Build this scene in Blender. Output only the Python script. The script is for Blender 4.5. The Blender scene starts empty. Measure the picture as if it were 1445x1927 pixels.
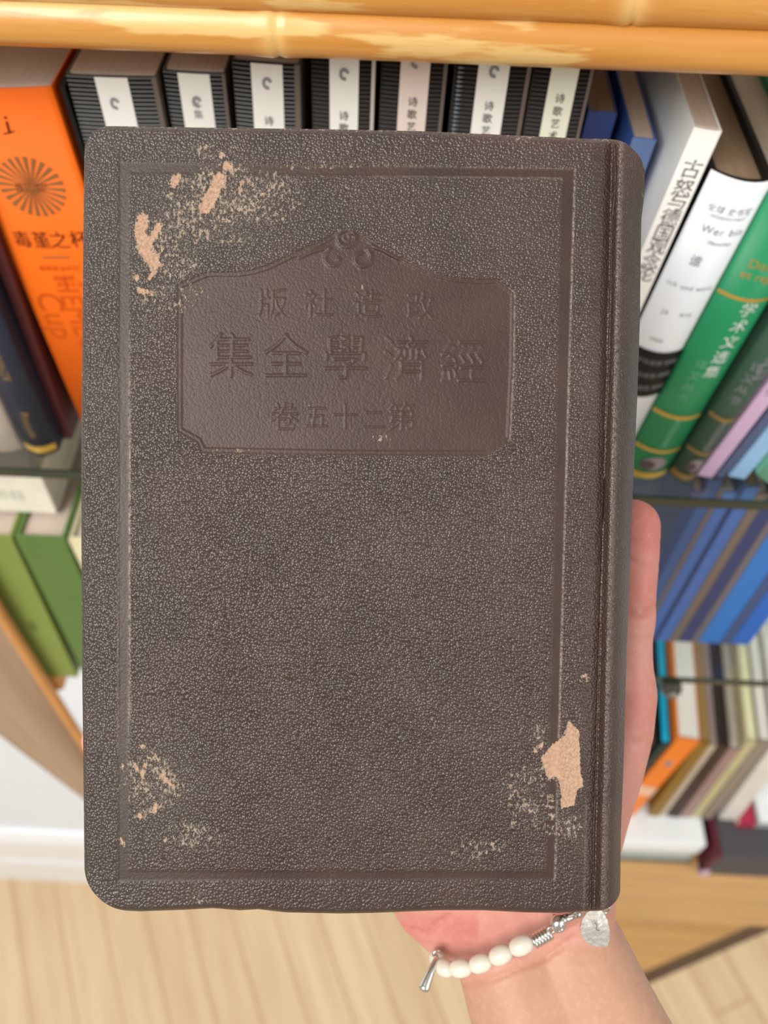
import bpy, bmesh, math, random
import numpy as np
from mathutils import Vector, Matrix, Quaternion

random.seed(7)
scn = bpy.context.scene
COL = scn.collection

# ------------------------------------------------------------------ camera, world, lights, exposure
IW, IH, F = 1445, 1927, 1650.0
CAM_Z = 1.70
dn = Vector((-42.0, 1287.0, 1650.0)).normalized()           # world down, in camera axes (right, down, forward)
hb = 0.045
hx = Vector((1.0, hb, (42.0 - 1287.0 * hb) / 1650.0)).normalized()   # along the bookcase, in camera axes
gy = Vector(hx.cross(dn))                                    # into the bookcase
if gy.z < 0: gy = -gy
# rows: world axes seen in camera axes  ->  R maps camera (right,down,fwd) to world
R = Matrix((hx, gy, -dn))
CAM_POS = Vector((0.0, 0.0, CAM_Z))

def cam2w(v):
    return CAM_POS + R @ Vector(v)
def ray(px, py):
    return R @ Vector(((px - IW / 2) / F, (py - IH / 2) / F, 1.0))
def at_y(px, py, Y):
    d = ray(px, py); return CAM_POS + d * (Y / d.y)
def at_z(px, py, Z):
    d = ray(px, py); return CAM_POS + d * ((Z - CAM_Z) / d.z)
def at_d(px, py, D):
    return CAM_POS + ray(px, py) * D
RT = R.transposed()
def proj(p):
    c = RT @ (Vector(p) - CAM_POS)
    return (c.x / c.z * F + IW / 2, c.y / c.z * F + IH / 2, c.z)

cd = bpy.data.cameras.new('camera')
cam = bpy.data.objects.new('camera', cd); COL.objects.link(cam)
right = R @ Vector((1, 0, 0)); up = R @ Vector((0, -1, 0)); back = R @ Vector((0, 0, -1))
M = Matrix.Identity(4)
for i in range(3):
    M[i][0], M[i][1], M[i][2], M[i][3] = right[i], up[i], back[i], CAM_POS[i]
cam.matrix_world = M
cd.sensor_fit = 'VERTICAL'; cd.sensor_height = 36.0; cd.sensor_width = 27.0
cd.lens = F / IH * 36.0
cd.clip_start = 0.01
cd.dof.use_dof = True
cd.dof.focus_distance = 0.222
cd.dof.aperture_fstop = cd.lens / 2.7
scn.camera = cam

scn.view_settings.view_transform = 'Standard'
scn.view_settings.look = 'None'
scn.view_settings.gamma = 1.0
scn.view_settings.use_curve_mapping = False
scn.view_settings.exposure = 0.0

world = bpy.data.worlds.new('world'); scn.world = world; world.use_nodes = True
bg = world.node_tree.nodes['Background']
bg.inputs[0].default_value = (1.0, 0.985, 0.965, 1); bg.inputs[1].default_value = 0.5

def area(name, loc, target, sx, sy, power, col):
    l = bpy.data.lights.new(name, 'AREA'); l.shape = 'RECTANGLE'; l.size = sx; l.size_y = sy
    l.energy = power; l.color = col
    o = bpy.data.objects.new(name, l); COL.objects.link(o); o.location = loc
    o.rotation_euler = (Vector(target) - Vector(loc)).to_track_quat('-Z', 'Y').to_euler()
    return o
area('daylight_key', (-0.95, -1.05, 2.85), (0, 0.25, 1.35), 1.1, 1.2, 52, (1.0, 0.98, 0.95))  # unseen daylight source, set high behind the camera so the cover grain glints
area('fill_light', (1.7, -1.1, 2.5), (0, 0.3, 1.3), 0.9, 1.4, 18, (1.0, 0.97, 0.93))  # second unseen source added on the right, no window known there

# ------------------------------------------------------------------ materials
def lin(c):
    return tuple((x / 255 / 12.92) if x / 255 <= 0.04045 else ((x / 255 + 0.055) / 1.055) ** 2.4 for x in c)
MATS = {}
def mat(name, c, rough=0.5, spec=0.4, var=0.06, scale=60.0, metal=0.0, bump=0.0, stretch=None, sss=0.0):
    if name in MATS: return MATS[name]
    m = bpy.data.materials.new(name); m.use_nodes = True
    nt = m.node_tree; n = nt.nodes; b = n['Principled BSDF']
    b.inputs['Roughness'].default_value = rough; b.inputs['Metallic'].default_value = metal
    b.inputs['Specular IOR Level'].default_value = spec
    tc = n.new('ShaderNodeTexCoord'); nz = n.new('ShaderNodeTexNoise')
    nz.inputs['Scale'].default_value = scale; nz.inputs['Detail'].default_value = 4
    src = tc.outputs['Object']
    if stretch:
        mp = n.new('ShaderNodeMapping'); mp.inputs['Scale'].default_value = stretch
        nt.links.new(src, mp.inputs['Vector']); src = mp.outputs['Vector']
    nt.links.new(src, nz.inputs['Vector'])
    rp = n.new('ShaderNodeValToRGB'); L = lin(c)
    rp.color_ramp.elements[0].position = 0.3; rp.color_ramp.elements[1].position = 0.7
    rp.color_ramp.elements[0].color = tuple(x * (1 - var) for x in L) + (1,)
    rp.color_ramp.elements[1].color = tuple(min(1, x * (1 + var)) for x in L) + (1,)
    nt.links.new(nz.outputs['Fac'], rp.inputs['Fac']); nt.links.new(rp.outputs['Color'], b.inputs['Base Color'])
    if bump:
        bp = n.new('ShaderNodeBump'); bp.inputs['Strength'].default_value = bump; bp.inputs['Distance'].default_value = 0.0005
        nt.links.new(nz.outputs['Fac'], bp.inputs['Height']); nt.links.new(bp.outputs['Normal'], b.inputs['Normal'])
    MATS[name] = m
    return m

def nodes_of(m):
    nt = m.node_tree
    return nt, nt.nodes, nt.links, nt.nodes['Principled BSDF']

class NB:
    """short hand for wiring shader nodes"""
    def __init__(s, name):
        s.m = bpy.data.materials.new(name); s.m.use_nodes = True
        s.nt = s.m.node_tree; s.n = s.nt.nodes; s.l = s.nt.links; s.b = s.n['Principled BSDF']
        MATS[name] = s.m
    def put(s, sock, v):
        if v is None: return
        if isinstance(v, bpy.types.NodeSocket): s.l.new(v, sock)
        else: sock.default_value = v
    def math(s, op, a, b=None, c=None, clamp=False):
        d = s.n.new('ShaderNodeMath'); d.operation = op; d.use_clamp = clamp
        s.put(d.inputs[0], a); s.put(d.inputs[1], b); s.put(d.inputs[2], c); return d.outputs[0]
    def ramp(s, v, a, b):
        d = s.n.new('ShaderNodeMapRange'); d.interpolation_type = 'SMOOTHSTEP'
        s.put(d.inputs['Value'], v); d.inputs['From Min'].default_value = a; d.inputs['From Max'].default_value = b
        return d.outputs['Result']
    def mix(s, f, a, b):
        d = s.n.new('ShaderNodeMix'); d.data_type = 'RGBA'
        s.put(d.inputs[0], f); s.put(d.inputs[6], a); s.put(d.inputs[7], b); return d.outputs[2]
    def noise(s, vec, scale, detail=4, rough=0.5):
        d = s.n.new('ShaderNodeTexNoise'); s.put(d.inputs['Vector'], vec)
        d.inputs['Scale'].default_value = scale; d.inputs['Detail'].default_value = detail; d.inputs['Roughness'].default_value = rough
        return d.outputs['Fac']
    def voro(s, vec, scale, feature='F1'):
        d = s.n.new('ShaderNodeTexVoronoi'); d.feature = feature; s.put(d.inputs['Vector'], vec); d.inputs['Scale'].default_value = scale
        return d.outputs['Distance']
    def obj(s):
        return s.n.new('ShaderNodeTexCoord').outputs['Object']
    def mapping(s, vec, scale=(1, 1, 1), rot=(0, 0, 0), loc=(0, 0, 0)):
        d = s.n.new('ShaderNodeMapping'); s.put(d.inputs['Vector'], vec)
        d.inputs['Scale'].default_value = scale; d.inputs['Rotation'].default_value = rot; d.inputs['Location'].default_value = loc
        return d.outputs['Vector']
    def attr(s, name):
        d = s.n.new('ShaderNodeAttribute'); d.attribute_name = name; return d.outputs['Fac']
    def bump(s, h, strength, dist, normal=None):
        d = s.n.new('ShaderNodeBump'); s.put(d.inputs['Height'], h); d.inputs['Strength'].default_value = strength
        d.inputs['Distance'].default_value = dist
        if normal is not None: s.l.new(normal, d.inputs['Normal'])
        return d.outputs['Normal']
    def sep(s, vec):
        d = s.n.new('ShaderNodeSeparateXYZ'); s.put(d.inputs[0], vec); return d.outputs

def C4(c): return lin(c) + (1,)

# ------------------------------------------------------------------ mesh helpers
def link(name, me, m=None, parent=None, smooth=False):
    o = bpy.data.objects.new(name, me); COL.objects.link(o)
    if m is not None:
        for x in (m if isinstance(m, (list, tuple)) else [m]): me.materials.append(x)
    if smooth:
        me.polygons.foreach_set('use_smooth', [True] * len(me.polygons))
    if parent is not None: o.parent = parent
    return o
def mk(name, verts, faces, m=None, parent=None, smooth=False):
    me = bpy.data.meshes.new(name)
    me.from_pydata([tuple(v) for v in verts], [], faces); me.update()
    return link(name, me, m, parent, smooth)
def fixn(o):
    bm = bmesh.new(); bm.from_mesh(o.data); bmesh.ops.recalc_face_normals(bm, faces=bm.faces); bm.to_mesh(o.data); bm.free(); return o
def box_vf(x0, x1, y0, y1, z0, z1):
    v = [(x, y, z) for x in (x0, x1) for y in (y0, y1) for z in (z0, z1)]
    f = [(0, 1, 3, 2), (4, 6, 7, 5), (0, 4, 5, 1), (2, 3, 7, 6), (0, 2, 6, 4), (1, 5, 7, 3)]
    return v, f
def box(name, x0, x1, y0, y1, z0, z1, m, parent=None, bevel=0.0, seg=2):
    v, f = box_vf(x0, x1, y0, y1, z0, z1)
    o = mk(name, v, f, m, parent); fixn(o)
    if bevel:
        bm = bmesh.new(); bm.from_mesh(o.data)
        bmesh.ops.bevel(bm, geom=list(bm.edges), offset=bevel, segments=seg, affect='EDGES', profile=0.5)
        bm.to_mesh(o.data); bm.free()
    return o
def prism(name, pts, y0, y1, m, parent=None, bevel=0.0):
    """outline in the xz plane, extruded from y0 to y1"""
    n = len(pts)
    v = [(p[0], y0, p[1]) for p in pts] + [(p[0], y1, p[1]) for p in pts]
    f = [tuple(range(n)), tuple(range(2 * n - 1, n - 1, -1))] + [(i, (i + 1) % n, n + (i + 1) % n, n + i) for i in range(n)]
    o = mk(name, v, f, m, parent); fixn(o)
    if bevel:
        bm = bmesh.new(); bm.from_mesh(o.data)
        bmesh.ops.bevel(bm, geom=list(bm.edges), offset=bevel, segments=3, affect='EDGES', profile=0.5)
        bm.to_mesh(o.data); bm.free()
    return o
def tube_vf(pts, rads, seg=12, cap=True):
    pts = [Vector(p) for p in pts]; vs = []; fs = []
    ref = None
    for i, p in enumerate(pts):
        t = (pts[min(i + 1, len(pts) - 1)] - pts[max(i - 1, 0)]).normalized()
        if ref is None: ref = t.orthogonal().normalized()
        ref = (ref - t * ref.dot(t)).normalized(); bi = t.cross(ref)
        r = rads[i] if isinstance(rads, (list, tuple)) else rads
        for k in range(seg):
            a = 2 * math.pi * k / seg
            vs.append(p + (ref * math.cos(a) + bi * math.sin(a)) * r)
    for i in range(len(pts) - 1):
        for k in range(seg):
            fs.append((i * seg + k, i * seg + (k + 1) % seg, (i + 1) * seg + (k + 1) % seg, (i + 1) * seg + k))
    if cap:
        fs.append(tuple(range(seg - 1, -1, -1))); e = (len(pts) - 1) * seg
        fs.append(tuple(range(e, e + seg)))
    return vs, fs
def tube(name, pts, rads, m, parent=None, seg=12):
    v, f = tube_vf(pts, rads, seg); return fixn(mk(name, v, f, m, parent, True))
def tag(o, label=None, cat=None, group=None, kind=None):
    if label: o['label'] = label
    if cat: o['category'] = cat
    if group: o['group'] = group
    if kind: o['kind'] = kind
    return o
def empty(name, mw):
    o = bpy.data.objects.new(name, None); COL.objects.link(o); o.empty_display_size = 0.01; o.matrix_world = mw
    return o

_tc = {}
def text_geom(body, spacing=1.0):
    """triangulated glyphs of one line, centred on its own bounding box; em = 1"""
    k = (body, spacing)
    if k not in _tc:
        c = bpy.data.curves.new('lettering', 'FONT'); c.body = body; c.space_character = spacing; c.resolution_u = 4
        o = bpy.data.objects.new('lettering', c); COL.objects.link(o)
        dg = bpy.context.evaluated_depsgraph_get()
        me = bpy.data.meshes.new_from_object(o.evaluated_get(dg))
        me.calc_loop_triangles()
        v = np.array([(p.co.x, p.co.y) for p in me.vertices]) if len(me.vertices) else np.zeros((1, 2))
        t = np.array([tuple(x.vertices) for x in me.loop_triangles])
        v = v - (v.min(0) + v.max(0)) / 2
        bpy.data.objects.remove(o); bpy.data.curves.remove(c); bpy.data.meshes.remove(me)
        _tc[k] = (v, t)
    return _tc[k]

# ------------------------------------------------------------------ the room
Y_FRONT = 0.28
WALL_Y = at_z(75, 1640, 0.0).y
m_wall = mat('wall_paint', (238, 245, 252), 0.7, 0.2, 0.015, 8)
m_base = mat('baseboard_paint', (246, 250, 254), 0.35, 0.4, 0.01, 8)
w = box('wall_back', -2.5, 2.5, WALL_Y, WALL_Y + 0.1, 0.0, 2.6, m_wall); tag(w, kind='structure')
bz0 = at_y(75, 1578, WALL_Y - 0.014).z
prof = [(0, 0), (-0.016, 0), (-0.016, bz0 * 0.45), (-0.012, bz0 * 0.5), (-0.014, bz0 * 0.6), (-0.014, bz0 * 0.9), (-0.006, bz0), (0, bz0)]
v = [(-2.5, WALL_Y + p[0], p[1]) for p in prof] + [(2.5, WALL_Y + p[0], p[1]) for p in prof]; n = len(prof)
o = mk('baseboard_back', v, [tuple(range(n)), tuple(range(2 * n - 1, n - 1, -1))] + [(i, (i + 1) % n, n + (i + 1) % n, n + i) for i in range(n)], m_base)
fixn(o); tag(o, kind='structure')

def floor_mat():
    s = NB('wood_floor'); ob = s.obj()
    a, b = at_z(363, 1722, 0), at_z(415, 1927, 0)
    ang1 = math.atan2(b.y - a.y, b.x - a.x)
    e, f = at_z(1240, 1830, 0), at_z(1445, 1740, 0)
    def planks(ang, c1, c2, c3, width):
        mp = s.n.new('ShaderNodeVectorRotate'); mp.rotation_type = 'Z_AXIS'; s.l.new(ob, mp.inputs['Vector']); mp.inputs['Angle'].default_value = -ang
        br = s.n.new('ShaderNodeTexBrick'); s.l.new(mp.outputs[0], br.inputs['Vector'])
        br.inputs['Scale'].default_value = 1.0; br.inputs['Brick Width'].default_value = 1.9; br.inputs['Row Height'].default_value = width
        br.inputs['Mortar Size'].default_value = 0.0022; br.inputs['Mortar Smooth'].default_value = 0.3
        br.inputs['Color1'].default_value = C4(c1); br.inputs['Color2'].default_value = C4(c2); br.inputs['Mortar'].default_value = C4(c3)
        st = s.mapping(mp.outputs[0], (3, 40, 1))
        g = s.noise(st, 1.2, 5, 0.6)
        return s.mix(s.math('MULTIPLY', s.ramp(g, 0.35, 0.7), 0.45), br.outputs['Color'], C4(c3))
    p1 = planks(ang1, (228, 205, 168), (214, 187, 148), (188, 152, 110), 0.072)
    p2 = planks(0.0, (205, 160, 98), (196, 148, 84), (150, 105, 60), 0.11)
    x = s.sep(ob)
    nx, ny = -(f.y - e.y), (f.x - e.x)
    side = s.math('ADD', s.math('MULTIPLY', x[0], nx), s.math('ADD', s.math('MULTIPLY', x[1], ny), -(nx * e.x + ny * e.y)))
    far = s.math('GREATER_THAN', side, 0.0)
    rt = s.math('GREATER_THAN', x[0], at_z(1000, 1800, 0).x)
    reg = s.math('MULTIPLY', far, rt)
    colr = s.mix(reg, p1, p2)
    seam = s.math('MULTIPLY', s.math('LESS_THAN', s.math('ABSOLUTE', side), 0.0022), rt)
    colr = s.mix(seam, colr, C4((95, 70, 45)))
    s.l.new(colr, s.b.inputs['Base Color']); s.b.inputs['Roughness'].default_value = 0.38
    return s.m
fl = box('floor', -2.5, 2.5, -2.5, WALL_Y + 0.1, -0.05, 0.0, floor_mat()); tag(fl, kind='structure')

# ------------------------------------------------------------------ the bookcase
Z1 = at_y(722, 914, Y_FRONT).z        # top faces of the two glass shelves
Z2 = at_y(1320, 1279, Y_FRONT).z
Z3 = at_y(1250, 1645, Y_FRONT).z      # bottom board
XL, XR = at_y(-60, 1130, Y_FRONT).x - 0.05, 0.62
DEP = WALL_Y - Y_FRONT - 0.012
bc = empty('bookcase', Matrix.Translation((0, Y_FRONT, 0)))
tag(bc, 'bamboo bookcase with a glossy double bamboo pole at its top edge and glass shelves', 'bookcase')
def bl(p): return Vector(p) - Vector((0, Y_FRONT, 0))

def bamboo_mat():
    s = NB('bamboo'); ob = s.obj()
    st = s.mapping(ob, (9, 160, 160)); big = s.mapping(ob, (14, 90, 90))
    g = s.noise(st, 1.0, 5, 0.6); h = s.noise(big, 1.0, 4, 0.55)
    c = s.mix(s.ramp(g, 0.3, 0.75), C4((190, 128, 54)), C4((206, 148, 72)))
    c = s.mix(s.math('MULTIPLY', s.ramp(h, 0.53, 0.6), 0.75), c, C4((224, 192, 126)))
    fine = s.noise(s.mapping(ob, (40, 600, 600)), 1.0, 3)
    c = s.mix(s.math('MULTIPLY', s.ramp(fine, 0.5, 0.8), 0.25), c, C4((176, 112, 36)))
    nd = s.attr('node')
    c = s.mix(s.math('MULTIPLY', nd, 0.7), c, C4((222, 184, 116)))
    s.l.new(c, s.b.inputs['Base Color']); s.b.inputs['Roughness'].default_value = 0.38
    s.b.inputs['Coat Weight'].default_value = 0.25; s.b.inputs['Coat Roughness'].default_value = 0.16
    return s.m
m_bam = bamboo_mat()
def pole(name, cpx, r, Y, zoff, nodes, x0=None, x1=None):
    """bamboo culm along x with swollen node rings; axis through pixel cpx at depth Y"""
    c = at_y(cpx[0], cpx[1], Y); z = c.z + zoff
    xs = sorted(set(list(np.linspace(x0 if x0 is not None else XL, x1 if x1 is not None else XR, 90)) + [nx + d for nx in nodes for d in np.linspace(-0.012, 0.012, 25)]))
    pts, rr, nd = [], [], []
    for x in xs:
        d = min([abs(x - nx) for nx in nodes] + [9]); dd = min([x - nx for nx in nodes] + [9], key=abs)
        bulge = 0.06 * math.exp(-(d / 0.006) ** 2) - 0.10 * math.exp(-((dd - 0.001) / 0.0011) ** 2)
        pts.append((x, Y - Y_FRONT, z)); rr.append(r * (1 + bulge)); nd.append(math.exp(-(d / 0.004) ** 2))
    v, f = tube_vf(pts, rr, 40)
    o = fixn(mk(name, v, f, m_bam, bc, True))
    a = o.data.attributes.new('node', 'FLOAT', 'POINT'); a.data.foreach_set('value', np.repeat(nd, 40))
    return o
nx1 = at_y(520, 50, Y_FRONT).x; nx2 = at_y(1180, 20, Y_FRONT).x
pole('bamboo_pole', (722, 60), 0.0079, Y_FRONT, 0, [nx1, nx1 + 0.21, nx1 - 0.24])
pole('bamboo_pole', (722, -28), 0.0079, Y_FRONT, 0.0, [nx2, nx2 - 0.2, nx2 - 0.41])
zt = at_y(722, -28, Y_FRONT).z
m_bwood = mat('bamboo_board', (204, 160, 104), 0.4, 0.4, 0.2, 6, stretch=(1.2, 18, 18))
m_dark = mat('shelf_back_shade', (58, 46, 38), 0.8, 0.2, 0.1, 20)
box('top_board', XL, XR, 0.004, DEP, zt - 0.004, zt + 0.006, m_bwood, bc)
# glass shelves: clear pane with a dark green ground edge
s = NB('shelf_glass'); 
s.b.inputs['Base Color'].default_value = (0.93, 0.975, 0.95, 1); s.b.inputs['Roughness'].default_value = 0.02
s.b.inputs['Transmission Weight'].default_value = 1.0; s.b.inputs['IOR'].default_value = 1.45
m_glass = s.m
m_gedge = mat('glass_edge', (38, 52, 40), 0.15, 0.6, 0.1, 40)
m_steel = mat('brushed_steel', (150, 150, 145), 0.3, 0.5, 0.08, 90, metal=0.9)
for zz, xa in ((Z1, XL + 0.012), (Z2, -0.05)):
    g = box('glass_shelf', xa, XR - 0.01, 0.0012, DEP, zz - 0.006, zz, m_glass, bc)
    e = box('shelf_edge', xa, XR - 0.01, 0.0, 0.0012, zz - 0.006, zz, m_gedge, g)
# round steel clip under the lower glass shelf
cp = bl(at_y(1264, 1290, Y_FRONT))
v, f = tube_vf([(cp.x, -0.005, cp.z - .002), (cp.x, -0.002, cp.z - .002), (cp.x, 0.002, cp.z - .002)], [0.0058, 0.0072, 0.0072], 24)
clip = fixn(mk('shelf_clip', v, f, mat('dark_clip', (70, 66, 58), 0.4, 0.4), bc, True))
v, f = tube_vf([(cp.x, -0.0075, cp.z - .002), (cp.x, -0.004, cp.z - .002)], [0.0026, 0.0034], 16)
fixn(mk('screw', v, f, m_steel, clip, True))
box('bottom_board', -0.02, XR, 0.004, DEP, Z3 - 0.012, Z3, m_bwood, bc, 0.002)
ZA = at_y(1240, 1744, Y_FRONT).z
box('apron_board', -0.02, XR, 0.006, 0.022, ZA, Z3 - 0.0125, m_bwood, bc, 0.002)
# splayed side leg at the left, with its bamboo edge strip
lp = [at_y(*p, Y_FRONT + 0.004) for p in ((-100, 1010), (0, 1172), (155, 1412), (285, 1614), (300, 1640), (285, 1625), (155, 1527), (0, 1413), (-100, 1339))]
Yl = Y_FRONT + 0.004
Lx = [(at_y(px, py, Yl).x, at_y(px, py, Yl).z) for px, py in ((-80, 1043), (-40, 1107), (0, 1172), (80, 1296), (155, 1412), (230, 1528), (290, 1621))]
Rx = [(at_y(px, py, Yl).x, at_y(px, py, Yl).z) for px, py in ((-80, 1354), (-40, 1384), (0, 1413), (80, 1472), (155, 1527), (230, 1582), (290, 1627))]
s = NB('leg_wood'); ob = s.obj()
g = s.noise(s.mapping(ob, (60, 60, 5)), 1.0, 4)
s.l.new(s.mix(g, C4((150, 122, 98)), C4((186, 160, 134))), s.b.inputs['Base Color']); s.b.inputs['Roughness'].default_value = 0.5
m_leg = s.m
vv, ff = [], []
NS = 14
for (ax, az), (bx, bz) in zip(Lx, Rx):
    for k in range(NS + 1):
        t = k / NS; x = ax + (bx - ax) * t; z = az + (bz - az) * t
        wd = math.hypot(bx - ax, bz - az)
        vv.append((x, min(0.0148, 0.003 + 0.32 * wd * (1 - math.sqrt(max(0, 1 - (2 * t - 1) ** 2 * 0.98)))), z))
    vv.append((bx, 0.0155, bz)); vv.append((ax, 0.0155, az))
K = NS + 3
for i in range(len(Lx) - 1):
    for k in range(K):
        ff.append((i * K + k, i * K + (k + 1) % K, (i + 1) * K + (k + 1) % K, (i + 1) * K + k))
ff += [tuple(range(K)), tuple(range((len(Lx) - 1) * K, len(Lx) * K))]
leg = fixn(mk('side_leg', vv, ff, m_leg, bc, True))
pts = [(a[0] - 0.001, 0.010, a[1] - 0.0006) for a in Lx]
tube('edge_strip', pts, 0.0040, mat('bamboo_strip', (206, 146, 84), 0.45, 0.3, 0.08, 40), leg, 12)
# short bamboo rail that carries the green volumes
ZG = at_y(95, 1268, Y_FRONT + 0.02).z
p = at_y(95, 1290, Y_FRONT + 0.02)
box('side_rail', at_y(70, 1290, Y_FRONT + 0.02).x, at_y(118, 1285, Y_FRONT + 0.02).x, 0.0165, DEP, ZG - 0.024, ZG, m_bam, bc, 0.004)

# ------------------------------------------------------------------ books standing on the shelves
m_page = mat('pages', (206, 196, 178), 0.8, 0.15, 0.10, 30, stretch=(60, 1.5, 1.5))
m_pgrey = mat('grey_pages', (200, 182, 168), 0.8, 0.15, 0.10, 30, stretch=(60, 1.5, 1.5))
m_pwhite = mat('white_pages', (226, 222, 210), 0.8, 0.15, 0.08, 30, stretch=(60, 1.5, 1.5))
m_pdark = mat('toned_shaded_pages', (150, 128, 104), 0.8, 0.15, 0.12, 30, stretch=(60, 1.5, 1.5))  # also stands in for shade on the white jacketed book's pages

class Book: pass
def book(name, label, TL, TR, L2, Y, zb, depth, cover, page, curve=0.0, hard=True, group='books on the upper glass shelf', cat='book', side=None, over=None, h=None, yaw=0.0):
    B = Book()
    a, b, l2 = at_y(*TL, Y), at_y(*TR, Y), at_y(*L2, Y)
    ez = (a - l2).normalized(); ex = Vector((ez.z, 0, -ez.x))
    wd = (b - a).dot(ex) * 0.985
    zlow = zb + max(0.0, wd * ez.x)
    if h is None: h = (a.z - zlow) / ez.z
    O = a - ez * h
    mw = Matrix.Identity(4)
    ey = Vector((0, 1, 0))
    for i in range(3): mw[i][0], mw[i][1], mw[i][2], mw[i][3] = ex[i], ey[i], ez[i], O[i]
    if yaw: mw = mw @ Matrix.Rotation(-math.radians(yaw), 4, 'Z')
    r = empty(name, mw)
    tag(r, label, cat, group)
    B.root, B.w, B.h, B.Y, B.curve, B.O, B.ex, B.ez = r, wd, h, Y, curve, O, ex, ez
    t = 0.0022 if hard else 0.0006
    ov = (0.003 if hard else 0.0) if over is None else over
    N = 14
    outer = [(0, depth)] + [(0, 0.004)] if curve else [(0, depth)]
    sx = [wd * i / N for i in range(N + 1)]
    B.sy = lambda x: -curve * (1 - (2 * min(max(x / wd, 0), 1) - 1) ** 2)
    outer = [(0, depth), (0, depth * 0.5)] + [(x, B.sy(x)) for x in sx] + [(wd, depth * 0.5), (wd, depth)]
    inner = [(t, depth), (t, depth * 0.5)] + [(min(max(x, t), wd - t), B.sy(x) + t) for x in sx] + [(wd - t, depth * 0.5), (wd - t, depth)]
    n = len(outer); vs = []; fs = []
    for z in (0, h):
        vs += [(p[0], p[1], z) for p in outer] + [(p[0], p[1], z) for p in inner]
    b0, b1 = 0, 2 * n
    mi = []
    for i in range(n - 1):
        fs.append((b0 + i, b0 + i + 1, b1 + i + 1, b1 + i)); mi.append(0 if 2 <= i < n - 3 else 1)
        fs.append((b0 + n + i, b1 + n + i, b1 + n + i + 1, b0 + n + i + 1)); mi.append(1)
        fs.append((b1 + i, b1 + i + 1, b1 + n + i + 1, b1 + n + i)); mi.append(1)
        fs.append((b0 + i, b0 + n + i, b0 + n + i + 1, b0 + i + 1)); mi.append(1)
    for i in (0, n - 1):
        fs.append((b0 + i, b1 + i, b1 + n + i, b0 + n + i)); mi.append(1)
    cv = mk('cover', vs, fs, [cover, side or cover], r)
    cv.data.polygons.foreach_set('material_index', mi); fixn(cv)
    if curve: 
        cv.data.polygons.foreach_set('use_smooth', [True if k == 0 else False for k in mi])
    pv = box('page_block', t + 0.0001, wd - t - 0.0001, t + 0.002, depth - ov - 0.0005, ov + 0.0003, h - ov - 0.0003, page, r)
    B.cover, B.pages = cv, pv
    return B
def loc(B, px, py):
    p = at_y(px, py, B.Y - B.curve * 0.5) - B.O
    return p.dot(B.ex), p.dot(B.ez)
def put_text(B, body, x, z, size, m, rot=0.0, sx=1.0, spacing=1.0, name='lettering', vertical=False, step=1.08):
    if vertical:
        V, T = [], []; k = 0
        for i, ch in enumerate(body):
            v, t = text_geom(ch)
            v = v.copy(); v[:, 1] -= (i - (len(body) - 1) / 2) * step
            V.append(v); T.append(t + k); k += len(v)
        v, t = np.concatenate(V), np.concatenate(T)
    else:
        v, t = text_geom(body, spacing)
    ca, sa = math.cos(rot), math.sin(rot)
    pts = []
    for q in v:
        u, w_ = q[0] * size * sx, q[1] * size
        X, Z = x + u * ca - w_ * sa, z + u * sa + w_ * ca
        X = min(max(X, 0.0004), B.w - 0.0004)
        pts.append((X, B.sy(X) - 0.00025, Z))
    return mk(name, pts, [tuple(int(i) for i in q) for q in t], m, B.root)
def band(B, z0, z1, m, x0=0.0, x1=1.0, eps=0.00022, name='band'):
    N = 12; vs = []; fs = []
    for k in range(N + 1):
        x = B.w * (x0 + (x1 - x0) * k / N)
        for z in (z0, z1): vs.append((x, B.sy(x) - eps, z))
    for k in range(N): fs.append((2 * k, 2 * k + 2, 2 * k + 3, 2 * k + 1))
    for k in range(N): pass
    return mk(name, vs, fs, m, B.root, True)
def blob(B, x, z, rx, rz, m, name='emblem', n=24, eps=0.0003, x0=0, a0=0.0, a1=2 * math.pi, ri=0.0):
    vs, fs = [], []
    for k in range(n + 1):
        a = a0 + (a1 - a0) * k / n
        for rr in (ri, 1.0):
            X = min(max(x + rx * rr * math.cos(a), 0), B.w); vs.append((X, B.sy(X) - eps, z + rz * rr * math.sin(a)))
    for k in range(n): fs.append((2 * k, 2 * k + 1, 2 * k + 3, 2 * k + 2))
    return mk(name, vs, fs, m, B.root)

m_ink = mat('black_ink', (52, 48, 48), 0.6, 0.2)
m_gink = mat('grey_ink', (140, 140, 142), 0.6, 0.2)
m_gold = mat('gold_foil', (196, 160, 70), 0.35, 0.5, 0.1, 80, metal=0.3)
m_white = mat('white_ink', (228, 232, 228), 0.6, 0.2)

SH = Z1 + 0.0004
YN = at_z(82, 846, SH).y; YG = at_z(1225, 894, SH).y
# --- far left of the upper shelf
b = book('book', 'off-white spine cut by the left edge of the photo, beside the navy book', (-292, 330), (-194, 325), (-74, 760), YN, SH, 0.11, mat('offwhite_cover', (248, 240, 232), 0.5), m_page, 0.003)
b = book('book', 'dark navy clothbound book with gold lettering and a gold foot band', (-186, 330), (-106, 322), (3, 741), YN, SH, 0.115, mat('navy_cloth', (44, 52, 72), 0.55, 0.3, 0.12, 200), m_page, 0.004)
for px, py, tx, sz in ((2, 676, 'FIORENZE', 0.0052), (55, 795, 'Pasquin', 0.0058)):
    x, z = loc(b, px, py); put_text(b, tx, b.w * 0.5, z, sz, mat('dull_gold', (140, 112, 60), 0.5), -math.pi / 2)
band(b, 0.002, 0.0065, m_gold, 0.02, 0.98)
b = book('book', 'slim maroon book squeezed between the navy book and the orange one', (-74, 320), (-50, 320), (2, 520), YN + 0.008, SH, 0.10, mat('maroon_cover', (84, 36, 36), 0.5), m_pdark, 0.0)

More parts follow.
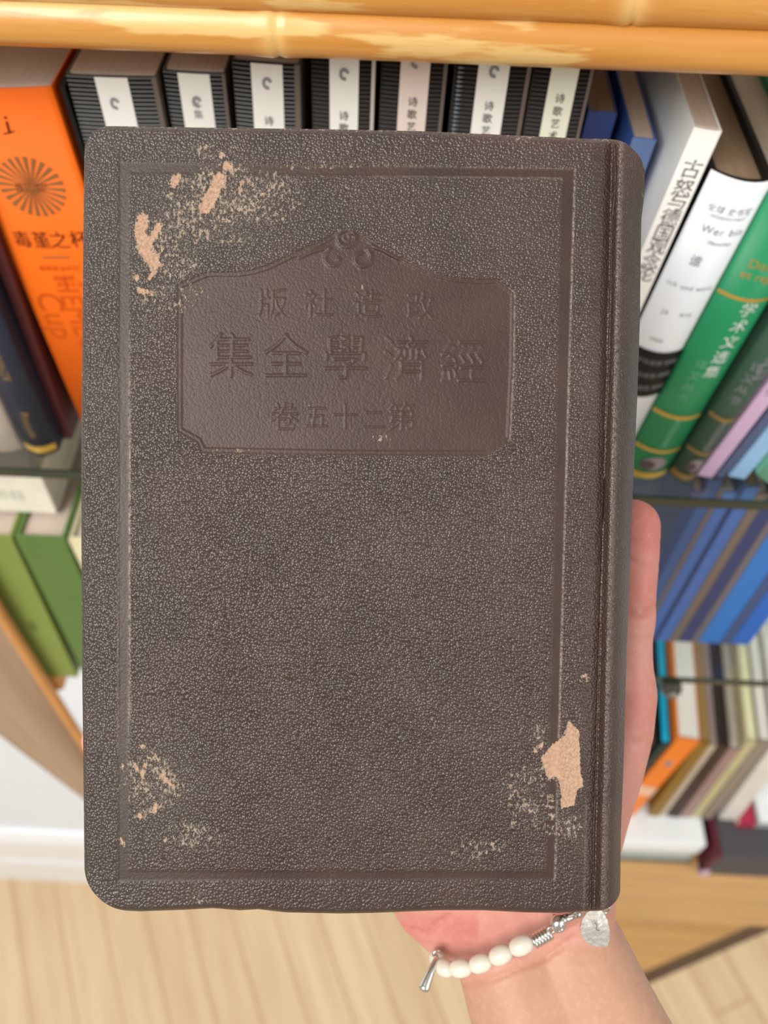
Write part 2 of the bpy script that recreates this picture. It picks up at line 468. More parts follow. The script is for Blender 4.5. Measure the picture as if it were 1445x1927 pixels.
# --- orange book
m_orange = mat('orange_cover', (244, 110, 22), 0.6, 0.2, 0.03, 30)
b = book('book', 'thick bright orange book with a sunburst emblem on its spine', (-119, 165), (100, 163), (68, 596), 0.306, SH, 0.125, m_orange, m_pgrey, 0.0012, hard=False)
ORG = b
m_or_dark = mat('sunburst_print', (140, 100, 58), 0.6, 0.2)
m_or_ink = mat('brown_ink', (96, 40, 18), 0.6, 0.2)
m_or_pale = mat('ghost_print', (205, 84, 14), 0.6, 0.2)
x, z = loc(b, 15, 233); put_text(b, 'i', x, z, 0.0105, m_or_ink, -0.12)
x, z = loc(b, 14, 243); mk('lettering', [(x - 0.0022, b.sy(x) - .0003, z - 0.0012), (x - 0.0016, b.sy(x) - .0003, z - 0.0016), (x + 0.0026, b.sy(x) - .0003, z - 0.0006), (x + 0.0028, b.sy(x) - .0003, z - 0.0001)], [(0, 1, 2, 3)], m_or_ink, b.root)
ex_, ez_ = loc(b, 60, 350)
px2m = abs(loc(b, 120, 350)[0] - ex_)
vs, fs = [], []
NR = 24
for k in range(NR):
    a = 2 * math.pi * k / NR + 0.13
    wv = 0.42 * 2 * math.pi / NR
    for rr, hw in ((0.03, wv * 0.9), (1.0, wv * 0.62)):
        rad = px2m * rr * 1.02
        for s_ in (-1, 1):
            vs.append((ex_ + rad * math.cos(a + s_ * hw), 0, ez_ + rad * math.sin(a + s_ * hw)))
    q = 4 * k; fs.append((q, q + 1, q + 3, q + 2))
vs = [(x, b.sy(x) - 0.0003, z) for x, _, z in vs]
mk('sunburst', vs, fs, m_or_dark, b.root)
x, z = loc(b, 60, 347); put_text(b, 'BETTANY', x, z, 0.0024, m_or_ink, 0.0, 1.25, name='lettering')
x, z = loc(b, 60, 356); put_text(b, 'HUGHES', x, z, 0.0024, m_or_ink, 0.0, 1.25)
for ch, px in (('毒', 42), ('堇', 78), ('之', 112), ('杯', 150)):
    x, z = loc(b, px, 449); put_text(b, ch, x, z, 0.0088, m_or_ink, 0.0, 0.95)
x, z = loc(b, 106, 482); mk('rule', [(x - .0058, b.sy(x) - .0003, z - .0004), (x + .0058, b.sy(x) - .0003, z - .0004), (x + .0058, b.sy(x) - .0003, z + .0004), (x - .0058, b.sy(x) - .0003, z + .0004)], [(0, 1, 2, 3)], m_or_dark, b.root)
for px, py, tx in ((112, 503, '雅典黄金时代'), (122, 520, '与追寻'), (132, 533, '美好生活')):
    x, z = loc(b, px, py); put_text(b, tx, x, z, 0.0030, m_or_pale)
x, z = loc(b, 98, 585); put_text(b, 'Cup', x - 0.001, z - 0.003, 0.016, m_or_pale, -math.pi / 2)
x, z = loc(b, 142, 580); put_text(b, 'HEMLOCK', x, z - 0.014, 0.0135, m_or_pale, -math.pi / 2)

# --- slim black book and the seven striped volumes
m_black = mat('black_cover', (14, 13, 14), 0.5, 0.3)
m_edgegrey = mat('grey_board', (104, 94, 88), 0.6, 0.3)
b = book('book', 'slim black book between the orange book and the striped volumes', (112, 162), (120.5, 160), (136.5, 240), 0.306, SH, 0.10, m_black, m_pdark, 0.0)
def stripe_mat(name, dark, light, sc):
    s = NB(name); ob = s.obj(); z = s.sep(ob)[2]
    ph = s.math('FRACT', s.math('MULTIPLY', z, 1.0 / sc))
    d = s.math('ABSOLUTE', s.math('SUBTRACT', ph, 0.5))
    f = s.ramp(d, 0.37, 0.45)
    s.l.new(s.mix(f, C4(dark), C4(light)), s.b.inputs['Base Color']); s.b.inputs['Roughness'].default_value = 0.65; s.b.inputs['Specular IOR Level'].default_value = 0.25
    return s.m
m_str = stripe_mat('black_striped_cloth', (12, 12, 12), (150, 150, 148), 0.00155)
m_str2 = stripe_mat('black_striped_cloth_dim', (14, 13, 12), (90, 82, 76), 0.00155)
CG = 'black and white striped volumes'
comics = [
 ((123, 139), (295, 138), (150, 237), (176, 238), (240, 335.0), 0.306, 'wide striped volume at the left end of the striped row', (217, 193), m_str, None, 0),
 ((306, 131), (424, 131), (323, 237), (333, 393), 0, 0.308, 'second striped volume from the left, narrow, with two grey characters', (371, 190), m_str, '文集', 0),
 ((436, 111), (566, 110), (446, 239), (471, 531), 0, 0.306, 'third striped volume from the left, thick grey board at its right', (503, 155), m_str, '诗', 225),
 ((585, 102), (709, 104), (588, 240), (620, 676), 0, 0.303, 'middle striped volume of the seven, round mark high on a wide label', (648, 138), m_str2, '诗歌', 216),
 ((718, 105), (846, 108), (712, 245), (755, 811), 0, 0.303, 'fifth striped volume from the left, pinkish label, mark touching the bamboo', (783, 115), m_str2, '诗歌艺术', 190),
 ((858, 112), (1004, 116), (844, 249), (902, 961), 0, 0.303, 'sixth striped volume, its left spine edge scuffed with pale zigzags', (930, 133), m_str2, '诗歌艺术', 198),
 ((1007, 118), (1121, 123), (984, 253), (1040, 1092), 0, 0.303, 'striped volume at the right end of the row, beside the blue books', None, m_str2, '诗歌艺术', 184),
]
m_lab = mat('paper_label', (232, 232, 226), 0.6, 0.2, 0.02)
m_lab2 = mat('paper_label_pinkish', (222, 208, 200), 0.6, 0.2, 0.02)
m_lab3 = mat('paper_label_ivory', (224, 226, 208), 0.6, 0.2, 0.02)
m_scuff = mat('scuffed_cloth', (130, 140, 150), 0.7, 0.2, 0.3, 400)
for i, (TL, TR, L2, st, _, Y, lab, em, cm, chars, ty) in enumerate(comics):
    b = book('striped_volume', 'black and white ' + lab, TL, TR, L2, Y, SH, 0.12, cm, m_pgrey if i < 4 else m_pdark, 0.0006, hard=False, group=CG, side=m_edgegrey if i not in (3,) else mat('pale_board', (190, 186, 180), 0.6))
    x0 = loc(b, st[0], TL[1])[0] / b.w; x1 = loc(b, st[1], TR[1])[0] / b.w
    band(b, 0.0, b.h, mat('pale_board', (176, 172, 168), 0.6) if i == 3 else m_edgegrey, 1 - (0.085 if i == 2 else 0.055), 1.0, 0.0004, 'hinge_board')
    lb = band(b, b.h * 0.25, b.h - 0.0004, m_lab2 if i == 4 else (m_lab3 if i == 6 else m_lab), x0, x1, name='spine_label')
    if em:
        x, z = loc(b, *em)
        blob(b, x, z, 0.0017, 0.0022, m_gink, 'emblem', a0=0.2, a1=5.2, ri=0.45, eps=0.0005)
    else:
        x, z = loc(b, 1072, 100)
    if chars:
        cx = (x0 + x1) / 2 * b.w
        z0 = loc(b, (st[0] + st[1]) / 2, ty if ty else 190)[1]
        for k, ch in enumerate(chars):
            o = put_text(b, ch, cx, z0 - k * 0.0045, 0.0036, m_gink if i == 1 else m_ink)
            for vtx in o.data.vertices: vtx.co.y -= 0.0002
    if i == 5:
        vs, fs = [], []
        for k in range(60):
            z = b.h - 0.002 - k * 0.00155
            vs += [(0.0012, b.sy(0.001) - .0004, z), (0.0034, b.sy(0.003) - .0004, z - 0.0004), (0.0012, b.sy(0.001) - .0004, z - 0.0009)]; fs.append((3 * k, 3 * k + 1, 3 * k + 2))
        mk('scuff', vs, fs, m_scuff, b.root)

# --- right part of the upper shelf
b = book('book', 'medium blue paperback directly right of the striped volumes', (1108, 208), (1163, 210), (1095, 257), 0.325, SH, 0.12, mat('blue_cover', (58, 82, 150), 0.45), m_pdark, 0.0, hard=False)
b = book('book', 'greyish blue book with rumpled page tops leaning by the white spine', (1191, 258), (1239, 255), (1166.5, 330), 0.312, SH, 0.12, mat('slate_blue_cover', (98, 124, 172), 0.45), m_pgrey, 0.0, hard=False, side=mat('blue_side', (66, 100, 172), 0.45))
b = book('book', 'white paperback with large grey Chinese characters down the spine', (1306, 239), (1362, 242), (1203, 480), 0.296, SH, 0.13, mat('white_cover', (236, 233, 226), 0.5, 0.3, 0.015), m_pgrey, 0.0006, hard=False, side=mat('white_cover_side', (236, 240, 238), 0.5))
for ch, px, py in (('古', 1312, 318), ('怒', 1288, 353), ('与', 1272, 378), ('德', 1262, 408), ('国', 1248, 438), ('观', 1238, 463), ('念', 1226, 491), ('论', 1217, 514)):
    x, z = loc(b, px, py); put_text(b, ch, b.w * 0.52, z, 0.0078, mat('soft_grey_ink', (110, 104, 98), 0.6, 0.2))
b = book('book', 'thick white jacketed book with a black band low on its spine', (1338, 318), (1459, 337), (1202, 606), 0.296, SH, 0.135, mat('white_jacket', (236, 240, 244), 0.35, 0.4, 0.01), m_pdark, 0.005, side=m_black)  # shade on the page tops is put into the darker page colour
for px, py, tx, sz, sp in ((1372, 391, '全球 史书写', 0.0034, 1.1), (1368, 405, 'WISSENSCHAFT', 0.0020, 1.1), (1358, 430, 'Wer bin', 0.0046, 1.2), (1352, 452, 'Menschen', 0.0026, 1.0), (1292, 482, '谁', 0.0054, 1), (1298, 535, 'ich und wenn', 0.0032, 1.2), (1272, 585, 'ja   wie', 0.0036, 1.3), (1232, 632, 'viele', 0.0032, 1.1)):
    x, z = loc(b, px, py)
    put_text(b, tx, min(max(x, b.w * 0.36), b.w * 0.62), z, sz, m_gink, 0.0, 0.9, sp)
zt0 = loc(b, 1240, 655)[1]; zt1 = loc(b, 1225, 742)[1]
band(b, zt1, zt0, m_black, 0, 1, 0.0005, 'paper_band')
for k in range(3):
    put_text(b, '哲学与自我 畅销', b.w * 0.5, zt0 - (zt0 - zt1) * (0.22 + 0.28 * k), 0.0030, m_gink).location.y = -0.0004
def green_book(lab, TL, TR, L2, Y, cov, gold, txtm, dim):
    b = book('book', lab, TL, TR, L2, Y, SH, 0.125, cov, m_page, 0.0045)
    g = 1.0
    for z0, z1 in ((0.0015, 0.0055), (0.0205, 0.0225), (0.0440, 0.0462), (0.1130, 0.1146)):
        band(b, z0, z1, gold)
    put_text(b, '学术文选集', b.w * 0.64, 0.092, 0.0075, txtm, vertical=True, step=1.15)
    put_text(b, '译文丛书', b.w * 0.36, 0.068, 0.0055, mat('pale_green_ink', (110, 176, 140), 0.6, 0.2) if not dim else m_gink, vertical=True, step=1.2)
    put_text(b, 'editiones', b.w * 0.55, 0.034, 0.0055, mat('pale_green_ink', (110, 176, 140), 0.6) if not dim else m_gink, -math.pi / 2)
    put_text(b, 'Ditio', b.w * 0.45, 0.130, 0.0052, gold)
    put_text(b, 'et reg', b.w * 0.45, 0.124, 0.0052, gold)
    blob(b, b.w * 0.55, 0.0125, b.w * 0.27, 0.0048, mat('portrait_grey', (140, 126, 130), 0.6), 'emblem')
    blob(b, b.w * 0.42, 0.0112, b.w * 0.17, 0.0030, mat('portrait_dark', (84, 66, 72), 0.6), 'emblem', eps=0.0006)
    return b
green_book('bright green book with gold bands across its rounded spine', (1449, 360), (1566, 371), (1192, 836), YG, mat('green_cloth', (32, 142, 92), 0.42, 0.35, 0.05, 40), m_gold, m_white, False)
green_book('dull dark green book with gold bands, right of the bright green one', (1596, 384), (1664, 396), (1264, 880), YG, mat('dark_green_cloth', (62, 92, 76), 0.5, 0.3, 0.06, 40), mat('dull_gold', (140, 112, 60), 0.5), m_gink, True)
b = book('book', 'thin lilac paperback beside the dull dark green book', (1680, 410), (1718, 416), (1320, 884), YG, SH, 0.11, mat('lilac_cover', (208, 176, 208), 0.5), m_page, 0.0, hard=False)
put_text(b, '东方文化与社会研究', b.w * 0.5, 0.08, 0.0045, mat('lilac_ink', (168, 132, 168), 0.6), vertical=True)
b = book('book', 'thin grey-blue book between the lilac and the pale blue spines', (1724, 430), (1744, 432), (1358, 882), YG, SH, 0.10, mat('greyblue_cover', (84, 96, 130), 0.5), m_pdark, 0.0, hard=False)
b = book('book', 'pale sky-blue book near the right edge of the upper shelf', (1752, 428), (1796, 433), (1384, 880), YG, SH, 0.12, mat('sky_cover', (152, 194, 232), 0.5), m_page, 0.0, hard=False)
put_text(b, '社会理论丛书', b.w * 0.5, 0.05, 0.006, mat('sky_ink', (110, 150, 196), 0.6), vertical=True)
b = book('book', 'mint green book cut off by the right edge of the photo', (1842, 436), (1930, 444), (1436, 880), YG, SH, 0.12, mat('mint_cover', (150, 226, 190), 0.5), m_page, 0.005)

# --- blue booklets on the lower glass shelf, right
SH2 = Z2 + 0.0004
BG = 'slim blue and grey booklets on the lower glass shelf'
blues = [
 ('navy booklet half hidden behind the little finger', 1178, 1196, (44, 68, 112)),
 ('steel blue booklet just right of the little finger', 1197, 1217, (60, 92, 146)),
 ('taupe booklet between two blue ones beside the little finger', 1218, 1226, (116, 104, 104)),
 ('mid blue booklet, second blue spine out from the fingertip', 1227, 1247, (70, 108, 178)),
 ('dark navy slip between mid blue booklets', 1248, 1255, (36, 54, 100)),
 ('clear blue booklet left of the brown-grey pair', 1256, 1279, (74, 112, 184)),
 ('brown-grey booklet right of the clear blue one', 1280, 1298, (122, 108, 98)),
 ('indigo booklet flanked by two greyish spines', 1299, 1323, (52, 66, 116)),
 ('thin mauve-grey booklet before the brightest blue spine', 1324, 1337, (118, 110, 116)),
 ('brightest blue booklet, widest of the blue row', 1338, 1382, (48, 124, 208)),
 ('slate booklet right of the brightest blue one', 1383, 1403, (66, 86, 134)),
 ('royal blue booklet at the right end of the blue row', 1404, 1442, (40, 108, 204)),
]
for i, (lab, xa, xb, c) in enumerate(blues):
    # bottoms read at y = 1165; spines run up to y = 1010 along the vertical
    Y = 0.308
    A = at_y(xa, 1166, Y); Bp = at_y(xb, 1166, Y)
    hh = 0.158 + 0.005 * ((i * 5) % 3)
    tl = proj(Vector((A.x + 0.004, Y, SH2 + hh))); tr = proj(Vector((A.x + 0.004 + (Bp.x - A.x), Y, SH2 + hh))); l2 = proj(Vector((A.x, Y, SH2)))
    b = book('booklet', lab, tl[:2], tr[:2], l2[:2], Y, SH2, 0.10, mat('booklet_%d_%d_%d' % c, c, 0.45), m_pdark if i % 3 else m_pgrey, 0.0, hard=False, group=BG)

# --- volumes at lower left: two green ones, a cream one, and the cream book lying on them
GG = 'volumes on the lower left rail'
b = book('book', 'olive green volume nearest the side leg on the left', (-78, 1006), (22, 1010), (18, 1180), 0.298, ZG + 0.0004, 0.12, mat('olive_cover', (128, 144, 72), 0.5, 0.3, 0.04, 40), m_pgrey, 0.0, group=GG)
put_text(b, '全集', b.w * 0.55, b.h * 0.42, 0.006, mat('olive_ink', (96, 112, 58), 0.6), vertical=True)
olive = b
b2 = book('book', 'deeper green volume right of the olive green one', (27, 1010), (122, 1014), (84, 1122), 0.298, ZG + 0.0004, 0.12, mat('leaf_green_cover', (92, 122, 62), 0.5, 0.3, 0.04, 40), m_pgrey, 0.0, group=GG)
put_text(b2, '全集', b2.w * 0.62, b2.h * 0.42, 0.006, mat('leaf_ink', (66, 92, 48), 0.6), vertical=True)
b = book('book', 'cream volume half hidden behind the left edge of the held book', (127, 1015), (205, 1018), (165, 1090), 0.300, ZG + 0.0004, 0.12, mat('cream_cover', (224, 218, 178), 0.5), m_page, 0.0, group=GG)
ztop = (olive.O + olive.ez * olive.h).z
YC = at_z(60, 963, ztop).y; q = at_y(107, 963, YC)
bt = empty('book', Matrix.Translation((q.x, YC, ztop + 0.0006)))
tag(bt, 'cream book lying flat on top of the green volumes', 'book', GG)
hbk = min(max(0.02, at_y(92, 890, YC).z - q.z), Z1 - 0.007 - ztop)
box('cover', -0.19, 0, 0, 0.1, 0, 0.0015, mat('cream_board', (236, 230, 212), 0.5), bt)
box('cover', -0.19, 0, 0, 0.1, hbk - 0.0015, hbk, mat('brown_board', (112, 100, 90), 0.5), bt)
box('spine', -0.19, 0, -0.0008, 0.0015, 0, hbk, mat('cream_board', (236, 230, 212), 0.5), bt)
box('page_block', -0.188, -0.002, 0.0016, 0.098, 0.0016, hbk - 0.0016, m_page, bt)
v, t = text_geom('书目'); cx, cz = at_y(15, 928, YC).x - q.x, hbk * 0.45
mk('lettering', [(cx + a * 0.010, -0.001, cz + c * 0.010) for a, c in v], [tuple(int(i) for i in k) for k in t], mat('faint_ink', (186, 182, 168), 0.6), bt)
# pale parcel behind the leg, under the rail
pp = at_y(120, 1400, 0.34)

# --- lowest row, right: boxes with books standing on them
m_wbox = mat('white_box_card', (236, 240, 240), 0.5, 0.3, 0.01)
x1 = at_y(1322, 1600, 0.292).x
zb_top = at_y(1250, 1588, 0.292).z
wb = empty('box', Matrix.Translation((x1, 0.292, Z3 + 0.0005)))
tag(wb, 'white flat box lying on the bottom board at the right', 'box')
hb_ = zb_top - Z3
box('lid', -0.30, 0, 0, 0.15, hb_ * 0.55, hb_, m_wbox, wb, 0.002)
box('body', -0.298, -0.002, 0.002, 0.148, 0.004, hb_ * 0.55, mat('box_grey_green', (176, 186, 176), 0.5), wb)
box('base', -0.30, 0, 0, 0.15, 0, 0.004, mat('box_dark', (74, 80, 86), 0.5), wb)
db = empty('box', Matrix.Translation((at_y(1330, 1630, 0.2815).x, 0.2815, Z3 + 0.0005)))
tag(db, 'dark grey box with a wine red spine beside the white box', 'box')
hd = zb_top - Z3; zd_top = zb_top
box('body', 0.006, 0.22, 0, 0.16, 0, hd, mat('charcoal_card', (78, 75, 78), 0.6, 0.3, 0.05, 30), db, 0.002)
box('spine', 0, 0.006, 0.0, 0.16, 0.004, hd, mat('wine_card', (88, 28, 44), 0.5), db)
box('label', 0, 0.008, -0.0015, 0.01, 0.0, hd * 0.25, mat('lilac_card', (206, 178, 200), 0.5), db)
LG = 'books standing on the boxes in the lowest row'
ZB = zb_top + 0.0008
low = [
 ('dark brown book at the left of the lowest row beside the palm', (1210, 1392), (1232, 1396), (1162, 1452), (62, 44, 34), m_pwhite, 'white_b'),
 ('black-green book with a bright cyan page edge', (1245, 1398), (1260, 1400), (1200, 1452), (24, 48, 46), None, 'cyan'),
 ('orange paperback standing on the white box', (1277, 1388), (1313, 1396), (1228, 1446), (240, 130, 36), m_pwhite, ''),
 ('ochre brown book right of the orange paperback', (1315, 1396), (1334, 1402), (1276, 1452), (140, 104, 30), mat('ochre_pages', (150, 120, 70), 0.7), ''),
 ('pale grey-beige slim book right of the ochre one', (1336, 1402), (1347, 1404), (1297, 1456), (192, 178, 158), mat('mauve_pages', (160, 146, 150), 0.7), ''),
 ('blackish brown book in the middle of the lowest row', (1349, 1402), (1370, 1408), (1310, 1458), (60, 38, 32), mat('dark_pages', (58, 50, 48), 0.7), ''),
 ('dusty mauve book beside the blackish brown one', (1372, 1408), (1390, 1412), (1332, 1462), (162, 132, 128), m_page, ''),
 ('pale olive book leaning against the dusty mauve one', (1406, 1394), (1424, 1396), (1367, 1446), (196, 186, 142), mat('yellowish_pages', (226, 224, 180), 0.7), ''),
 ('taupe book with grey top left of the white spine', (1429, 1394), (1450, 1396), (1391, 1444), (150, 136, 122), m_pwhite, ''),
 ('white spined book at the far right of the lowest row', (1458, 1396), (1496, 1400), (1420, 1448), (226, 220, 210), m_pwhite, ''),
]
m_cyan = mat('cyan_edge', (0, 190, 236), 0.5)
for i, (lab, TL, TR, L2, c, pg, ex) in enumerate(low):
    Y = at_z(1250, 1536, ZB).y
    b = book('book', lab, TL, TR, L2, Y, ZB, 0.115, mat('low_%d_%d_%d' % c, c, 0.5, 0.3, 0.06), pg or m_cyan, 0.0, hard=(i in (0, 5)), group=LG, yaw=6.0)
    if i == 2:
        x, z = b.w * 0.5, b.h * 0.72; blob(b, x, z, b.w * 0.18, 0.006, m_gink)
        band(b, b.h * 0.30, b.h * 0.42, mat('orange_pale', (236, 190, 160), 0.5))
# small red book on the dark box
ZD = Z3 + 0.0008 + hd
r0, r1 = at_z(1384, 1556, ZD), at_z(1414, 1558, ZD)
rw = r1.x - r0.x
rb = empty('book', Matrix.Translation((r0.x, r0.y, ZD)))
tag(rb, 'small crimson book lying on the dark grey box', 'book')
m_red = mat('red_cover', (170, 40, 70), 0.5)
box('cover', 0, rw, 0, 0.05, 0, 0.001, m_red, rb); box('cover', 0, rw, 0, 0.05, 0.012, 0.013, m_red, rb)
box('spine', 0, rw, -0.001, 0, 0, 0.013, m_red, rb, 0.0003); box('page_block', 0.001, rw - 0.001, 0.0002, 0.049, 0.0012, 0.0118, m_page, rb)
r2 = at_z(1420, 1556, ZD)
nb = empty('booklet', Matrix.Translation((r2.x, r2.y, ZD)))
tag(nb, 'white booklet with a dark strip beside the small crimson book', 'booklet')
box('cover', 0, 0.06, 0, 0.05, 0, 0.016, mat('white_booklet', (232, 234, 234), 0.5), nb, 0.0006); box('strip', 0, 0.06, -0.0006, 0.0506, 0.006, 0.009, mat('strip_dark', (92, 96, 92), 0.5), nb)

# ------------------------------------------------------------------ the held book
Z0, TILT = 0.222, 0.045
HB = Matrix.Identity(4)
nrm = Vector((0, TILT, -1)).normalized()              # toward the camera, in camera axes
vax = Vector((0, -1, -TILT)).normalized()             # up on the cover
uax = Vector((1, 0, 0))
wu, wv, wn = R @ uax, R @ vax, R @ nrm
o0 = cam2w((0, 0, Z0))
for i in range(3): HB[i][0], HB[i][1], HB[i][2], HB[i][3] = wu[i], wv[i], wn[i], o0[i]
hbk_root = empty('old_book', HB)
tag(hbk_root, 'worn dark brown clothbound book held up in front of the shelves', 'book')
un, vn, nn = np.array(uax), np.array(vax), np.array(nrm)
def P(px, py, w):
    """cover coordinates of the point seen at a pixel, on the plane w metres in front of the cover"""
    px, py, w = np.broadcast_arrays(np.asarray(px, float), np.asarray(py, float), np.asarray(w, float))
    d = np.stack([(px - IW / 2) / F, (py - IH / 2) / F, np.ones_like(px)], -1)
    o = np.array([0, 0, Z0])
    t = (o @ nn + w) / (d @ nn)
    q = d * t[..., None] - o
    return np.stack([q @ un, q @ vn, w], -1)

f_top = lambda x: np.interp(x, [150, 200, 300, 450, 600, 800, 950, 1100, 1150, 1190, 1220], [236, 237, 239, 241, 243, 247, 254, 261, 262, 263, 266])
f_bot = lambda x: np.interp(x, [150, 209, 261, 348, 400, 451, 486, 538, 640, 700, 825, 908, 990, 1053, 1098, 1170], [1709, 1712, 1715, 1712, 1709, 1713, 1711, 1717, 1719, 1718, 1713, 1713, 1717, 1718, 1715, 1712])
f_lft = lambda y: np.interp(y, [230, 290, 400, 500, 650, 800, 1000, 1150, 1300, 1450, 1550, 1640, 1720], [160, 159, 157, 156, 155, 153, 153, 154, 155, 157, 158, 159, 160])
f_rgt = lambda y: np.interp(y, [230, 310, 355, 380, 410, 450, 600, 750, 880, 1000, 1150, 1300, 1450, 1570, 1690, 1720], [1211, 1213, 1213, 1211, 1207, 1206, 1204, 1199, 1193, 1187, 1182, 1177, 1173, 1168, 1167, 1166])
xs = np.concatenate([np.arange(153, 322, 3.0), np.arange(322, 982, 1.6), np.arange(982, 1213, 2.0), [1213.0]])
ys = np.concatenate([np.arange(237, 423, 2.6), np.arange(423, 866, 1.6), np.arange(866, 1718, 3.0), [1718.0]])
sg = (xs - xs[0]) / (xs[-1] - xs[0]); tg = (ys - ys[0]) / (ys[-1] - ys[0])
S, T = np.meshgrid(sg, tg)
X0 = 155 + S * 1052
Yp = f_top(X0) + T * (f_bot(X0) - f_top(X0))
Xp = f_lft(Yp) + S * (f_rgt(Yp) - f_lft(Yp))
Yp = f_top(Xp) + T * (f_bot(Xp) - f_top(Xp))
Xp = f_lft(Yp) + S * (f_rgt(Yp) - f_lft(Yp))
GX, GY = Xp.copy(), Yp.copy()
def round_corner(sx, sy, r):
    """squeeze the square corner of the outline into a quarter disc"""
    ex = (GX - f_lft(GY)) if sx < 0 else (f_rgt(GY) - GX)
    ey = (GY - f_top(GX)) if sy < 0 else (f_bot(GX) - GY)
    p = np.clip(1 - ex / r, 0, 1); q = np.clip(1 - ey / r, 0, 1)
    p2 = p * np.sqrt(1 - q * q / 2); q2 = q * np.sqrt(1 - p * p / 2)
    return sx * r * (p2 - p), sy * r * (q2 - q)
for sx, sy, r in ((-1, -1, 48), (1, -1, 62), (-1, 1, 78), (1, 1, 40)):
    dx, dy = round_corner(sx, sy, r); Xp += dx; Yp += dy

def sstep(a, b, x):
    t = np.clip((x - a) / (b - a), 0, 1); return t * t * (3 - 2 * t)
def seg_dist(px, py, a, b):
    ax, ay = a; bx, by = b; dx, dy = bx - ax, by - ay
    t = np.clip(((px - ax) * dx + (py - ay) * dy) / max(dx * dx + dy * dy, 1e-9), 0, 1)
    return np.hypot(px - ax - t * dx, py - ay - t * dy)
def poly_dist(px, py, pts, closed=False):
    d = np.full(px.shape, 1e9)
    n = len(pts)
    for i in range(n if closed else n - 1):
        d = np.minimum(d, seg_dist(px, py, pts[i], pts[(i + 1) % n]))
    return d
def inside(px, py, pts):
    c = np.zeros(px.shape, bool); n = len(pts)
    for i in range(n):
        (x1, y1), (x2, y2) = pts[i], pts[(i + 1) % n]
        k = ((y1 > py) != (y2 > py))
        c ^= k & (px < (x2 - x1) * (py - y1) / ((y2 - y1) if y2 != y1 else 1e-9) + x1)
    return c
def sdist(px, py, pts):
    d = poly_dist(px, py, pts, True); return np.where(inside(px, py, pts), d, -d)

H = np.zeros_like(Xp); SM = np.zeros_like(Xp); LINE = np.zeros_like(Xp)
oq = [(222, 303), (1082, 318), (1044, 1656), (221, 1660)]; iq = [(244, 328), (1058, 335), (1027, 1639), (243, 1637)]
do, di = sdist(Xp, Yp, oq), sdist(Xp, Yp, iq)
bandm = sstep(-1.5, 2.5, do) * (1 - sstep(-2.5, 1.5, di))
H -= 0.00028 * bandm; SM = np.maximum(SM, bandm * 0.92)
LINE = np.maximum(np.exp(-(do / 1.6) ** 2), np.exp(-(di / 1.6) ** 2))
panel = [(333, 535), (389, 511), (448, 511), (475, 507), (501, 499), (558, 472), (606, 451), (634, 434), (651, 429), (668, 434), (690, 444), (716, 463), (778, 494), (816, 511), (854, 521), (897, 525), (935, 523), (971, 549), (969, 690), (962, 828), (916, 858), (650, 857), (379, 852), (370, 832), (333, 812), (333, 670)]
loc_m = (Xp > 300) & (Xp < 1000) & (Yp > 405) & (Yp < 885)
dp = np.full(Xp.shape, -99.0); dp[loc_m] = sdist(Xp[loc_m], Yp[loc_m], panel)
pm = sstep(-1.5, 2.5, dp)
H -= 0.00032 * pm; SM = np.maximum(SM, pm * 0.9)
H -= 0.00022 * (sstep(8, 10.5, dp)) * 1.0
# ring and the two scrolls at the panel's peak
def ridge(pts, wdt, amp):
    m_ = (Xp > 560) & (Xp < 760) & (Yp > 415) & (Yp < 530)
    d = poly_dist(Xp[m_], Yp[m_], pts); H[m_] += amp * np.exp(-(d / wdt) ** 2)
circ = lambda cx, cy, r, a0, a1, n=30, r1=None: [(cx + (r + ((r1 if r1 is not None else r) - r) * k / n) * math.cos(a0 + (a1 - a0) * k / n), cy + (r + ((r1 if r1 is not None else r) - r) * k / n) * math.sin(a0 + (a1 - a0) * k / n)) for k in range(n + 1)]
ridge(circ(652, 448, 16, 0, 2 * math.pi), 4.2, 0.00034)
ridge(circ(652, 447, 6, 0, 2 * math.pi, 16), 2.6, 0.0002)
ridge([(560, 486), (590, 473), (618, 466)] + circ(628, 487, 19, -2.0, -0.2 - 6.0, 40, 9), 3.6, 0.00032)
ridge([(748, 486), (720, 470), (696, 464)] + circ(680, 486, 20, -1.0, 4.6, 40, 9), 3.6, 0.00032)
